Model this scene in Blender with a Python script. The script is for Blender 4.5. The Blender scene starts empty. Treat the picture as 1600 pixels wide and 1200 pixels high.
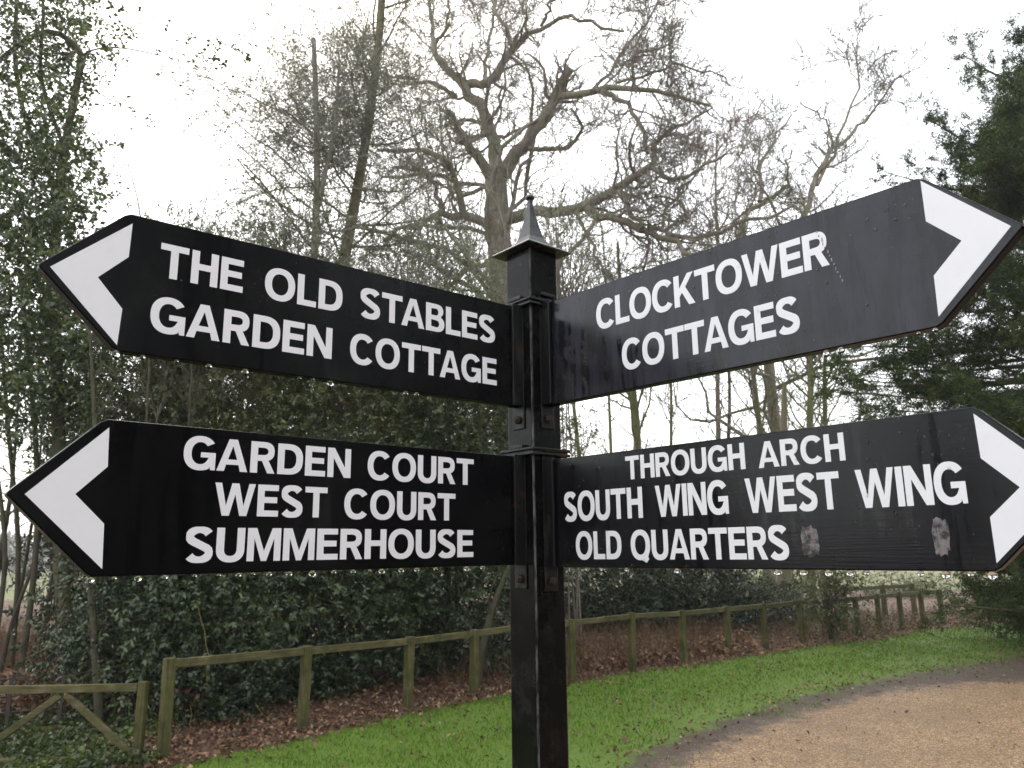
import bpy, math, random
import numpy as np
from mathutils import Vector, Matrix, geometry

PI = math.pi
rng = np.random.default_rng(7)
random.seed(7)
sc = bpy.context.scene
COL = sc.collection

# ------------------------------------------------------------------ camera
CAM_H = 1.70
HAZE = 0.0010
F = 1206.32
CR = np.array([0.99993, 0.00257, -0.01194]); CU = np.array([0.01221, -0.21038, 0.97754]); CW = np.array([0, 0.97762, 0.21039])
CAMP = np.array([0, 0, CAM_H])
cd = bpy.data.cameras.new('camera'); cam = bpy.data.objects.new('camera', cd); COL.objects.link(cam)
cd.sensor_width = 36; cd.lens = F / 1600 * 36; cd.clip_start = 0.05; cd.clip_end = 3000
cd.dof.use_dof = True; cd.dof.focus_distance = 1.55; cd.dof.aperture_fstop = 11.0
cam.matrix_world = Matrix(((CR[0], CU[0], -CW[0], 0), (CR[1], CU[1], -CW[1], 0), (CR[2], CU[2], -CW[2], CAM_H), (0, 0, 0, 1)))
sc.camera = cam

# ------------------------------------------------------------------ sky and sun (overcast)
sc.view_settings.view_transform = 'Standard'; sc.view_settings.look = 'None'
sc.view_settings.gamma = 1; sc.view_settings.exposure = 0.66; sc.view_settings.use_curve_mapping = False
w = bpy.data.worlds.new('World'); sc.world = w; w.use_nodes = True
nt = w.node_tree; nt.nodes.clear()
sky = nt.nodes.new('ShaderNodeTexSky'); sky.sky_type = 'NISHITA'; sky.sun_disc = False
SUN_EL, SUN_AZ = math.radians(48), math.radians(-20)      # azimuth clockwise from +y
sky.sun_elevation = SUN_EL; sky.sun_rotation = SUN_AZ; sky.dust_density = 4; sky.air_density = 1.5
b1 = nt.nodes.new('ShaderNodeBackground'); b1.inputs[1].default_value = 0.05
b2 = nt.nodes.new('ShaderNodeBackground'); b2.inputs[0].default_value = (0.965, 0.98, 1.0, 1); b2.inputs[1].default_value = 1.25
ad = nt.nodes.new('ShaderNodeAddShader'); wo = nt.nodes.new('ShaderNodeOutputWorld')
nt.links.new(sky.outputs[0], b1.inputs[0]); nt.links.new(b1.outputs[0], ad.inputs[0]); nt.links.new(b2.outputs[0], ad.inputs[1]); nt.links.new(ad.outputs[0], wo.inputs[0])
sd = bpy.data.lights.new('sun', 'SUN'); sd.energy = 0.6; sd.angle = math.radians(25); sd.color = (1, 0.97, 0.92)
so = bpy.data.objects.new('sun', sd); COL.objects.link(so)
sdir = Vector((math.sin(SUN_AZ) * math.cos(SUN_EL), math.cos(SUN_AZ) * math.cos(SUN_EL), math.sin(SUN_EL)))
so.rotation_euler = sdir.to_track_quat('Z', 'Y').to_euler()
sc.cycles.max_bounces = 6; sc.cycles.transparent_max_bounces = 8
sc.cycles.diffuse_bounces = 3; sc.cycles.glossy_bounces = 3

# ------------------------------------------------------------------ helpers
def ray(x, y): return CR * (x - 800) / F - CU * (y - 600) / F + CW
def at(x, y, d):                      # a point at forward distance d
    r = ray(x, y); return CAMP + r * (d / r[1])
def gnd(x, y, z=0.0):                 # a point on the ground
    r = ray(x, y); return CAMP + r * ((z - CAM_H) / r[2])

def tag(o, label=None, cat=None, group=None, kind=None):
    if label: o['label'] = label
    if cat: o['category'] = cat
    if group: o['group'] = group
    if kind: o['kind'] = kind
    return o
def empty(name, loc=(0, 0, 0), rz=0, parent=None):
    o = bpy.data.objects.new(name, None); COL.objects.link(o); o.location = loc; o.rotation_euler = (0, 0, rz)
    if parent: o.parent = parent
    o.empty_display_size = 0.1
    return o
def link(name, me, mat, parent=None, smooth=False):
    if mat and not me.materials: me.materials.append(mat)
    if smooth: me.polygons.foreach_set('use_smooth', np.ones(len(me.polygons), bool))
    o = bpy.data.objects.new(name, me); COL.objects.link(o)
    if parent: o.parent = parent
    return o
def mesh_np(name, V, Fc):
    """V (n,3); Fc list of index arrays, each (m,k)"""
    me = bpy.data.meshes.new(name); V = np.asarray(V, np.float32)
    if not isinstance(Fc, list): Fc = [Fc]
    Fc = [np.asarray(f, np.int32) for f in Fc if len(f)]
    me.vertices.add(len(V)); me.vertices.foreach_set('co', V.ravel())
    idx = np.concatenate([f.ravel() for f in Fc]); tot = np.concatenate([np.full(len(f), f.shape[1], np.int32) for f in Fc])
    me.loops.add(len(idx)); me.loops.foreach_set('vertex_index', idx)
    me.polygons.add(len(tot)); st = np.zeros(len(tot), np.int32); st[1:] = np.cumsum(tot)[:-1]
    me.polygons.foreach_set('loop_start', st); me.polygons.foreach_set('loop_total', tot)
    me.update(calc_edges=True); return me
def mesh_py(name, V, Fc):
    me = bpy.data.meshes.new(name); me.from_pydata([tuple(v) for v in V], [], Fc); me.update(); return me
def bevel(o, wd=0.002, seg=2, ang=35):
    m = o.modifiers.new('bevel', 'BEVEL'); m.width = wd; m.segments = seg; m.limit_method = 'ANGLE'; m.angle_limit = math.radians(ang); return o
def box_data(x0, x1, y0, y1, z0, z1):
    V = [(x0, y0, z0), (x1, y0, z0), (x1, y1, z0), (x0, y1, z0), (x0, y0, z1), (x1, y0, z1), (x1, y1, z1), (x0, y1, z1)]
    return V, [(0, 3, 2, 1), (4, 5, 6, 7), (0, 1, 5, 4), (1, 2, 6, 5), (2, 3, 7, 6), (3, 0, 4, 7)]
def prism(outline, y0, y1):
    """outline (x,z) counter-clockwise seen from -y, from y0 (front) to y1 (back)"""
    n = len(outline); V = [(x, y0, z) for x, z in outline] + [(x, y1, z) for x, z in outline]
    Fc = [tuple(range(n)), tuple(range(2 * n - 1, n - 1, -1))] + [(i, i + n, (i + 1) % n + n, (i + 1) % n) for i in range(n)]
    return V, Fc
def join_data(parts):
    V, Fc = [], []
    for v, f in parts:
        k = len(V); V += list(v); Fc += [tuple(i + k for i in q) for q in f]
    return V, Fc
def sweep(pts, r, k=8, flat=1.0):
    """closed-end tube along pts"""
    P = np.array(pts, float); n = len(P); rr = np.full(n, r) if np.isscalar(r) else np.array(r)
    T = np.gradient(P, axis=0); T /= np.linalg.norm(T, axis=1)[:, None] + 1e-9
    ref = np.array([0.3, 0.2, 0.93]) if abs(T[:, 2]).mean() < .8 else np.array([1, 0.1, 0])
    A = np.cross(T, ref); A /= np.linalg.norm(A, axis=1)[:, None]; B = np.cross(T, A)
    V = []
    for i in range(n):
        for j in range(k):
            a = 2 * PI * j / k; V.append(tuple(P[i] + rr[i] * (A[i] * math.cos(a) + B[i] * math.sin(a) * flat)))
    Fc = [(i * k + j, i * k + (j + 1) % k, (i + 1) * k + (j + 1) % k, (i + 1) * k + j) for i in range(n - 1) for j in range(k)]
    Fc += [tuple(range(k - 1, -1, -1)), tuple((n - 1) * k + j for j in range(k))]
    return V, Fc

# ------------------------------------------------------------------ materials
class N:
    def __init__(s, name):
        s.m = bpy.data.materials.new(name); s.m.use_nodes = True; s.t = s.m.node_tree; s.b = s.t.nodes['Principled BSDF']; s.o = s.t.nodes['Material Output']
    def n(s, ty, **kw):
        q = s.t.nodes.new(ty)
        for k, v in kw.items():
            if k in q.inputs: q.inputs[k].default_value = v
            else: setattr(q, k, v)
        return q
    def l(s, a, b): s.t.links.new(a, b)
    def coord(s, scale=(1, 1, 1), kind='Object'):
        c = s.n('ShaderNodeTexCoord'); m = s.n('ShaderNodeMapping'); m.inputs['Scale'].default_value = scale; s.l(c.outputs[kind], m.inputs[0]); return m.outputs[0]
    def noise(s, vec, scale, detail=4, rough=.55):
        q = s.n('ShaderNodeTexNoise'); q.inputs['Scale'].default_value = scale; q.inputs['Detail'].default_value = detail; q.inputs['Roughness'].default_value = rough
        if vec: s.l(vec, q.inputs['Vector'])
        return q.outputs[0]
    def ramp(s, fac, stops):
        q = s.n('ShaderNodeValToRGB'); e = q.color_ramp.elements
        while len(e) < len(stops): e.new(.5)
        for i, (p, c) in enumerate(stops):
            e[i].position = p; e[i].color = (c, c, c, 1) if np.isscalar(c) else (*c, 1)
        s.l(fac, q.inputs[0]); return q.outputs[0]
    def mix(s, fac, a, b, mode='MIX'):
        q = s.n('ShaderNodeMix', data_type='RGBA', blend_type=mode)
        for v, i in ((fac, 0), (a, 6), (b, 7)):
            if hasattr(v, 'links'): s.l(v, q.inputs[i])
            else: q.inputs[i].default_value = v if i == 0 else (*v, 1)
        return q.outputs[2]
    def bump(s, h, st, dist=.01, prev=None):
        q = s.n('ShaderNodeBump'); q.inputs['Strength'].default_value = st; q.inputs['Distance'].default_value = dist; s.l(h, q.inputs['Height'])
        if prev: s.l(prev, q.inputs['Normal'])
        s.l(q.outputs[0], s.b.inputs['Normal']); return q.outputs[0]
    def set(s, **kw):
        for k, v in kw.items():
            k = k.replace('_', ' ')
            if hasattr(v, 'links'): s.l(v, s.b.inputs[k])
            else: s.b.inputs[k].default_value = (*v, 1) if isinstance(v, tuple) and len(v) == 3 else v
        return s

def leaf_mat(name, cols, rough=.42, trans=.25, spec=.5, wscale=.6):
    M = N(name); g = M.n('ShaderNodeNewGeometry')
    c = M.ramp(g.outputs['Random Per Island'], [(i / max(1, len(cols) - 1), q) for i, q in enumerate(cols)])
    nz = M.noise(M.coord(), wscale * 2.2, 3)
    c = M.mix(M.ramp(nz, [(.4, 0.0), (.62, 0.75)]), c, cols[0])
    M.set(Base_Color=c, Roughness=rough); M.b.inputs['Specular IOR Level'].default_value = spec
    if trans:
        t = M.n('ShaderNodeBsdfTranslucent'); M.l(c, t.inputs[0]); x = M.n('ShaderNodeMixShader'); x.inputs[0].default_value = trans
        M.l(M.b.outputs[0], x.inputs[1]); M.l(t.outputs[0], x.inputs[2]); M.l(x.outputs[0], M.o.inputs[0])
    return M.m
def bark_mat(name, a, b, moss=None, mamt=.5, rough=.75):
    M = N(name); v = M.coord((1, 1, .25)); n1 = M.noise(v, 14, 6, .7); c = M.ramp(n1, [(.3, a), (.7, b)])
    if moss:
        c = M.mix(M.ramp(M.noise(M.coord(), 1.6, 5, .7), [(.5 - .25 * mamt, 0.0), (.62, .8)]), c, moss)
    M.b.inputs['Specular IOR Level'].default_value = .2
    M.set(Base_Color=c, Roughness=rough); M.bump(n1, .8, .03); return M.m

def paint_mat(name, grain=0.0, dirt=0.3, rough0=.12, rough1=.38, base=(.010, .010, .011), seed=0, spec=.5, sheen=None):
    M = N(name)
    v = M.coord((7, 1, .7)); v.node.inputs['Location'].default_value = (seed, seed * .3, 0)
    runs = M.noise(v, 6, 5, .6)                         # vertical water runs
    v2 = M.coord(); big = M.noise(v2, 6, 4)
    run = M.ramp(runs, [(.52, 0.0), (.60, 1.0)])
    gr = M.noise(M.coord((1.2, 1, 60)), 5, 3, .6)
    spk = M.noise(v2, 260, 2, .5); blot = M.noise(v2, 16, 4, .7)
    sp = M.mix(1.0, M.ramp(spk, [(.66, 0.0), (.72, 1.0)]), M.ramp(blot, [(.52, 0.0), (.66, 1.0)]), 'MULTIPLY')
    c = M.mix(M.ramp(blot, [(.45, 0.0), (.8, dirt)]), base, (.035, .033, .03))
    c = M.mix(M.mix(1.0, sp, (.6 * dirt + .1,) * 3, 'MULTIPLY'), c, (.30, .31, .27))
    if sheen:
        v3 = M.coord((3.2, 1, .5)); v3.node.inputs['Location'].default_value = (seed * 2, 0, 0)
        wide = M.noise(v3, 5, 4, .65)
        fm = M.mix(1.0, M.ramp(wide, [(.40, 0.0), (.56, 1.0)]), M.ramp(M.noise(v2, 9, 5, .7), [(.3, .35), (.7, 1.0)]), 'MULTIPLY')
        fm = M.mix(run, fm, (0.05, 0.05, 0.05)); sx = M.n('ShaderNodeSeparateXYZ'); gn = M.n('ShaderNodeNewGeometry'); M.l(gn.outputs['Normal'], sx.inputs[0]); ab = M.n('ShaderNodeMath', operation='ABSOLUTE'); M.l(sx.outputs[2], ab.inputs[0]); fm = M.mix(ab.outputs[0], fm, (0, 0, 0))  # pale colour dropped on undersides to keep them dark
        c = M.mix(fm, c, sheen)  # pale sky sheen put into the colour between the water runs
    rr = M.mix(run, M.ramp(big, [(.3, rough0 + .08), (.7, rough1)]), (rough0,) * 3)
    M.set(Base_Color=c, Roughness=rr); M.b.inputs['Specular IOR Level'].default_value = spec
    tcn = M.n('ShaderNodeTexCoord'); sn = M.n('ShaderNodeSeparateXYZ'); M.l(tcn.outputs['Normal'], sn.inputs[0])
    ax = M.n('ShaderNodeMath', operation='ABSOLUTE'); M.l(sn.outputs[0], ax.inputs[0]); ay = M.n('ShaderNodeMath', operation='ABSOLUTE'); M.l(sn.outputs[1], ay.inputs[0])
    if seed < 5:                                       # board edges kept dark, gravel reflection cut by plain colour and low specular
        pw_ = M.n('ShaderNodeMath', operation='POWER'); M.l(ay.outputs[0], pw_.inputs[0]); pw_.inputs[1].default_value = 24
        sv = M.n('ShaderNodeMath', operation='MULTIPLY_ADD'); M.l(pw_.outputs[0], sv.inputs[0]); sv.inputs[1].default_value = spec - .05; sv.inputs[2].default_value = .05; M.l(sv.outputs[0], M.b.inputs['Specular IOR Level'])
        M.set(Base_Color=M.mix(pw_.outputs[0], base, c))
    else:                                              # patchy paler colour along the arrises of the post
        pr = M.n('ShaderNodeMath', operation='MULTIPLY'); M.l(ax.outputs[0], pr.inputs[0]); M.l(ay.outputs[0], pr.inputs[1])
        pale_ = M.mix(1.0, M.ramp(pr.outputs[0], [(.30, 0.0), (.46, 1.0)]), M.ramp(M.noise(M.coord((3, 3, .5)), 30, 5, .7), [(.40, 0.0), (.62, .9)]), 'MULTIPLY')
        M.set(Base_Color=M.mix(pale_, c, (.13, .13, .125)))
    h = M.mix(.5, M.noise(v2, 22, 3), gr)
    p = M.bump(h, .06 + grain, .002); return M.m

m_paintUL = paint_mat('black_paint_upper_left', .02, .22, .14, .26, (.004, .004, .0045), seed=1, spec=.14)
m_paintLL = paint_mat('black_paint_lower_left', .0, .04, .14, .26, (.003, .003, .0035), seed=2, spec=.09)
m_paintUR = paint_mat('black_paint_upper_right', .04, .5, .06, .26, (.007, .007, .009), seed=3, spec=.38, sheen=(.030, .030, .042))
m_paintLR = paint_mat('black_paint_lower_right', .07, .25, .08, .24, (.005, .005, .006), seed=4, spec=.34, sheen=(.008, .008, .010))
m_post = paint_mat('black_post_paint', .10, .5, .08, .26, (.004, .004, .0042), seed=6, spec=.14, sheen=(.004, .004, .004))
def iron():
    M = N('black_painted_iron'); v = M.coord(); n1 = M.noise(v, 55, 6, .7); n2 = M.noise(M.coord((1, 1, .3)), 24, 5, .7)
    c = M.mix(M.ramp(n2, [(.55, 0.0), (.72, .5)]), (.006, .006, .006), (.05, .05, .045))
    c = M.mix(M.ramp(M.noise(v, 13, 4, .7), [(.6, 0.0), (.68, .75)]), c, (.05, .02, .010))
    M.set(Base_Color=c, Roughness=M.ramp(n1, [(.3, .22), (.7, .55)])); M.b.inputs['Specular IOR Level'].default_value = .25; M.bump(n1, .35, .002); return M.m
m_iron = iron()
def rust():
    M = N('rusty_steel'); v = M.coord(); n1 = M.noise(v, 120, 5, .7)
    M.set(Base_Color=M.ramp(n1, [(.3, (.010, .007, .005)), (.5, (.030, .014, .009)), (.72, (.09, .05, .02))]), Roughness=.8); M.bump(n1, .6, .002); return M.m
m_rust = rust()
def vinyl():
    M = N('white_vinyl'); v = M.coord(); c = M.mix(M.ramp(M.noise(v, 30, 5, .7), [(.5, 0.0), (.85, .35)]), (.80, .785, .80), (.68, .655, .66))
    M.set(Base_Color=c, Roughness=.38); M.bump(M.noise(v, 40, 3), .04, .002); return M.m
m_vinyl = vinyl()
def residue():
    M = N('sticker_residue'); v = M.coord(); c = M.mix(M.ramp(M.noise(v, 220, 4, .7), [(.56, 0.0), (.64, .8)]), (.20, .185, .18), (.22, .06, .065))
    c = M.mix(M.ramp(M.noise(v, 60, 5, .75), [(.42, 0.0), (.58, .95)]), c, (.022, .021, .022))
    M.set(Base_Color=c, Roughness=.8); M.bump(M.noise(v, 150, 3), .5, .001); return M.m
m_res = residue()
M = N('rain_water'); M.set(Base_Color=(1., 1., 1.), Roughness=0.0, IOR=1.33); M.b.inputs['Transmission Weight'].default_value = 1.0; m_water = M.m

m_oak = bark_mat('oak_bark', (.13, .108, .090), (.36, .31, .27), (.15, .16, .07), .35)
m_oaktw = bark_mat('oak_twig_bark', (.16, .135, .115), (.32, .275, .24), (.15, .155, .08), .25)  # lightened: lens flare over the tree tops is put into the colour
m_redtw = bark_mat('reddish_twig_bark', (.16, .08, .07), (.28, .17, .15))
m_green = bark_mat('algae_green_bark', (.10, .085, .05), (.24, .20, .13), (.14, .16, .05), .9)
m_dark = bark_mat('dark_wet_bark', (.035, .028, .022), (.10, .08, .06), (.07, .075, .03), .5)
m_pale = bark_mat('pale_holly_bark', (.20, .18, .16), (.42, .39, .35), (.22, .23, .15), .3)  # pale bark, lightened further to stand for lens flare
m_brown = bark_mat('brown_mossy_bark', (.11, .085, .058), (.24, .19, .14), (.15, .15, .06), .7)
m_vine = bark_mat('yellow_green_stem', (.12, .12, .035), (.24, .22, .08), None, .5, .6)
m_holly = leaf_mat('holly_leaf', [(.020, .036, .012), (.040, .064, .020), (.065, .090, .030), (.10, .125, .055)], .28, .15, .5)
m_holly2 = leaf_mat('olive_holly_leaf', [(.050, .062, .018), (.09, .11, .032), (.14, .16, .05), (.23, .23, .11)], .34, .35, .5)
m_ivy = leaf_mat('ivy_leaf', [(.030, .048, .014), (.055, .085, .022), (.09, .13, .032), (.20, .23, .05)], .28, .35, .5)
m_tall = leaf_mat('grey_green_leaf', [(.12, .135, .085), (.18, .20, .12), (.25, .27, .17), (.34, .36, .25)], .4, .45)  # leaf colours raised to hold the pale veil of lens flare
m_yew = leaf_mat('yew_needle', [(.016, .036, .006), (.038, .068, .012), (.07, .105, .018), (.13, .15, .03)], .5, .25, .25)
m_dkbush = leaf_mat('laurel_leaf', [(.016, .028, .010), (.032, .050, .018), (.055, .075, .028)], .3, .12, .4)
m_litter = leaf_mat('dead_leaf', [(.08, .042, .024), (.18, .095, .052), (.29, .165, .09), (.42, .29, .19)], .6, .15, .3, 2)
m_straw = leaf_mat('dead_stalk', [(.10, .055, .03), (.20, .12, .065), (.30, .22, .13)], .8, .1, .2, 2)
m_grass = leaf_mat('grass_blade', [(.065, .135, .008), (.10, .20, .011), (.15, .27, .018), (.30, .32, .09)], .6, .4, .08, .9)

def rail_wood():
    M = N('algae_green_timber'); v = M.coord((1, 1, 1)); n1 = M.noise(v, 5, 6, .75); n2 = M.noise(M.coord((1, 1, .06)), 70, 5, .75)
    c = M.ramp(n1, [(.3, (.040, .040, .011)), (.5, (.095, .090, .026)), (.7, (.17, .14, .065))])
    c = M.mix(M.ramp(n2, [(.42, 0.0), (.62, .75)]), c, (.022, .020, .014)); M.b.inputs['Specular IOR Level'].default_value = .2; M.set(Base_Color=c, Roughness=.75); M.bump(n2, .5, .006); return M.m
m_timber = rail_wood()
def rail_wood2():
    M = N('weathered_green_timber'); v = M.coord((1, 1, 1)); n1 = M.noise(v, 4, 6, .75); n2 = M.noise(M.coord((.06, .06, 1)), 80, 5, .75)
    c = M.ramp(n1, [(.3, (.045, .045, .014)), (.5, (.105, .095, .034)), (.7, (.19, .155, .09))])
    c = M.mix(M.ramp(n2, [(.42, 0.0), (.62, .7)]), c, (.03, .026, .018)); M.b.inputs['Specular IOR Level'].default_value = .2; M.set(Base_Color=c, Roughness=.75); M.bump(n2, .5, .006); return M.m
m_timber2 = rail_wood2()
M = N('rusty_black_iron_rail'); M.set(Base_Color=(.03, .024, .02), Roughness=.6); m_rail = M.m

# ground materials
def m_ground():
    M = N('woodland_floor'); v = M.coord(); n1 = M.noise(v, 1.2, 6, .65); n2 = M.noise(v, 35, 5, .7)
    c = M.ramp(n1, [(.3, (.045, .028, .018)), (.5, (.085, .05, .032)), (.7, (.06, .06, .025))])
    c = M.mix(M.ramp(n2, [(.35, 0.0), (.7, .8)]), c, (.16, .085, .05)); M.set(Base_Color=c, Roughness=.8); M.bump(n2, .8, .03); return M.m
def m_lawnbase():
    M = N('lawn_soil_green'); v = M.coord(); n2 = M.noise(v, 25, 5, .7)
    c = M.ramp(n2, [(.3, (.065, .10, .006)), (.6, (.10, .18, .008)), (.8, (.17, .15, .04))]); M.set(Base_Color=c, Roughness=.8); M.bump(n2, .8, .03); return M.m
def m_gravel():
    M = N('gravel'); v = M.coord()
    vo = M.n('ShaderNodeTexVoronoi'); vo.inputs['Scale'].default_value = 85; M.l(v, vo.inputs['Vector'])
    sep = M.n('ShaderNodeSeparateColor'); M.l(vo.outputs['Color'], sep.inputs[0])
    c = M.ramp(sep.outputs[0], [(0, (.08, .042, .018)), (.35, (.190, .106, .044)), (.7, (.295, .172, .076)), (1, (.56, .40, .22))])
    big = M.noise(v, .9, 5, .6); c = M.mix(M.ramp(big, [(.45, 0.0), (.70, .6)]), c, (.15, .085, .042), 'MIX')
    fine = M.noise(v, 4, 5, .7); c = M.mix(M.ramp(fine, [(.45, 0.0), (.8, .5)]), c, (.15, .09, .055))
    mudc = M.mix(M.ramp(M.noise(v, 60, 4, .7), [(.4, 0.0), (.75, .7)]), (.050, .031, .020), (.13, .085, .045))
    c = edge_blend(M, c, mudc, .12, .36, .95)
    h = M.mix(.4, vo.outputs['Distance'], M.noise(v, 180, 3)); M.set(Base_Color=c, Roughness=.6); M.bump(h, .9, .012); return M.m
def m_mud():
    M = N('muddy_verge'); v = M.coord(); n1 = M.noise(v, 3, 6, .7); n2 = M.noise(v, 50, 5, .7)
    c = M.ramp(n1, [(.3, (.030, .018, .012)), (.5, (.055, .034, .022)), (.7, (.05, .07, .015))])
    c = M.mix(M.ramp(n2, [(.4, 0.0), (.75, .7)]), c, (.11, .07, .04)); c = edge_blend(M, c, (.075, .12, .014), .05, .18, .7); M.set(Base_Color=c, Roughness=.7); M.bump(n2, .8, .02); return M.m

# ------------------------------------------------------------------ ground
V, Fc = [], []
S = 1500
gr = link('ground', mesh_py('ground', [(-S, -S, 0), (S, -S, 0), (S, S, 0), (-S, S, 0)], [(0, 1, 2, 3)]), m_ground()); tag(gr, kind='structure')

fld = link('field', mesh_py('field', [(-S, 31, .002), (S, 31, .002), (S, S, .002), (-S, S, .002)], [(0, 1, 2, 3)]), None); tag(fld, kind='structure')
M = N('winter_field'); M.set(Base_Color=M.ramp(M.noise(M.coord(), .06, 5, .6), [(.35, (.10, .12, .05)), (.65, (.20, .19, .11))]), Roughness=.9); M.b.inputs['Specular IOR Level'].default_value = .1; fld.data.materials.append(M.m)
lawn_far = [gnd(x, y)[:2] for x, y in [(270, 1200), (400, 1172), (500, 1150), (640, 1115), (760, 1092), (890, 1070), (990, 1050), (1100, 1038), (1200, 1022), (1280, 1009), (1380, 1000), (1440, 985), (1600, 974), (1900, 962)]]
e0 = np.array(lawn_far[0]); lawn_far = [np.array(q) for q in lawn_far]
dirn = (lawn_far[0] - lawn_far[2]); dirn /= np.linalg.norm(dirn)
lawn_far = [lawn_far[0] + dirn * k for k in (14, 9, 5, 2.5, 1.0)] + lawn_far
mud_far = [gnd(x, y)[:2] for x, y in [(900, 1235), (1010, 1172), (1130, 1124), (1230, 1092), (1330, 1070), (1467, 1042), (1600, 1024), (1900, 1008)]]
mud_far = [np.array(q) for q in mud_far]; dm = mud_far[0] - mud_far[2]; dm /= np.linalg.norm(dm)
mud_far = [mud_far[0] + dm * k for k in (14, 9, 5, 2.5, 1.0)] + mud_far
grav_far = [gnd(x, y)[:2] for x, y in [(900, 1262), (990, 1207), (1050, 1182), (1107, 1163), (1173, 1135), (1227, 1115), (1307, 1095), (1349, 1082), (1440, 1070), (1520, 1064), (1600, 1062), (1900, 1050)]]
grav_far = [np.array(q) for q in grav_far]; dg_ = grav_far[0] - grav_far[2]; dg_ /= np.linalg.norm(dg_)
grav_far = [grav_far[0] + dg_ * k for k in (14, 9, 5, 2.5, 1.0)] + grav_far
def densify(L, step=.12, amp=.05, seed=1):
    r = np.random.default_rng(seed); out = []
    for a, b in zip(L[:-1], L[1:]):
        n = max(1, int(np.linalg.norm(b - a) / step)); 
        for i in range(n): out.append(a + (b - a) * i / n + r.normal(0, amp, 2))
    out.append(L[-1]); return out
def sheet(name, edge, z, mat, rag=.05):
    """near part: a fine grid holding the distance to the edge; far part: the same sheet going on round the viewer"""
    E_ = np.array(sorted(edge, key=lambda q: q[0])); st = .11
    xs = np.arange(-6, 30, st); ys = np.arange(1.0, 24, st); X, Y = np.meshgrid(xs, ys, indexing='ij'); D_ = np.interp(X, E_[:, 0], E_[:, 1]) - Y
    r = np.random.default_rng(5); D_ = D_ + r.normal(0, rag, D_.shape); nx, ny = X.shape
    ix, iy = np.meshgrid(np.arange(nx - 1), np.arange(ny - 1), indexing='ij'); q = np.stack([ix * ny + iy, (ix + 1) * ny + iy, (ix + 1) * ny + iy + 1, ix * ny + iy + 1], -1)
    keep = (D_[:-1, :-1] > -.02) & (D_[1:, 1:] > -.02); q = q[keep].reshape(-1, 4)
    u, inv = np.unique(q, return_inverse=True); Vg = np.stack([X.ravel(), Y.ravel(), np.full(X.size, z)], 1)[u]; q = inv.reshape(-1, 4); dd = D_.ravel()[u]
    k = len(Vg); x0, x1, y0, y1 = xs[0], xs[-1], ys[0], ys[-1]
    ex = np.array([(-70, -70, z), (90, -70, z), (90, y0, z), (-70, y0, z), (x0, y0, z), (-70, E_[0][1] - 2, z), (x0, np.interp(x0, E_[:, 0], E_[:, 1]), z), (x1, y0, z), (90, np.interp(x1, E_[:, 0], E_[:, 1]), z), (x1, np.interp(x1, E_[:, 0], E_[:, 1]), z)])
    fx = [(0, 1, 2, 3), (3, 4, 6, 5), (7, 2, 8, 9)]
    me = mesh_np(name, np.concatenate([Vg, ex]), [q, np.array(fx) + k]); at_ = me.attributes.new('edge', 'FLOAT', 'POINT'); at_.data.foreach_set('value', np.concatenate([dd, np.full(len(ex), 9.)]).astype(np.float32))
    o = link(name, me, mat); tag(o, kind='structure'); return o
def fix_up(o): pass
def edge_blend(M, c, other, w0, w1, amp=.5):
    """towards the sheet's edge its colour gives way to what lies beyond, in ragged patches"""
    at_ = M.n('ShaderNodeAttribute'); at_.attribute_name = 'edge'; nz = M.noise(M.coord(), 2.6, 12, .82); f = M.n('ShaderNodeMath', operation='MULTIPLY_ADD'); M.l(nz, f.inputs[0]); f.inputs[1].default_value = -amp * 2; M.l(at_.outputs['Fac'], f.inputs[2])
    g = M.n('ShaderNodeMath', operation='ADD'); M.l(f.outputs[0], g.inputs[0]); g.inputs[1].default_value = amp
    mr = M.n('ShaderNodeMapRange'); mr.inputs[1].default_value = w0; mr.inputs[2].default_value = w1; mr.inputs[3].default_value = 1; mr.inputs[4].default_value = 0; M.l(g.outputs[0], mr.inputs[0])
    return M.mix(mr.outputs[0], c, other)
lawn = sheet('lawn', lawn_far, .004, m_lawnbase()); fix_up(lawn)
mud = sheet('muddy_verge', mud_far, .008, m_mud()); fix_up(mud)
gv = sheet('gravel_path', grav_far, .012, m_gravel()); fix_up(gv)

def above(P, edge):   # True where P (n,2) lies nearer the camera than an edge polyline (edge sorted by x)
    e = np.array(sorted(edge, key=lambda q: q[0])); return P[:, 1] < np.interp(P[:, 0], e[:, 0], e[:, 1])
def sample_px(n, x0, x1, y0, y1):
    """ground points spread evenly over the ground inside the view wedge"""
    out = []
    a, b, c, d = [gnd(*q)[:2] for q in ((x0, y1), (x1, y1), (x1, y0), (x0, y0))]
    xmin = min(a[0], d[0]); xmax = max(b[0], c[0]); ymin = min(a[1], b[1]) - .3; ymax = max(c[1], d[1])
    P = np.stack([rng.uniform(xmin, xmax, n * 4), rng.uniform(ymin, ymax, n * 4)], 1)
    ang = P[:, 0] / P[:, 1]; keep = (ang > -0.72) & (ang < 0.72); P = P[keep]
    p = np.minimum(1, (9.0 / P[:, 1]) ** 1.3); P = P[rng.random(len(P)) < p]
    return P[:n]
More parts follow.
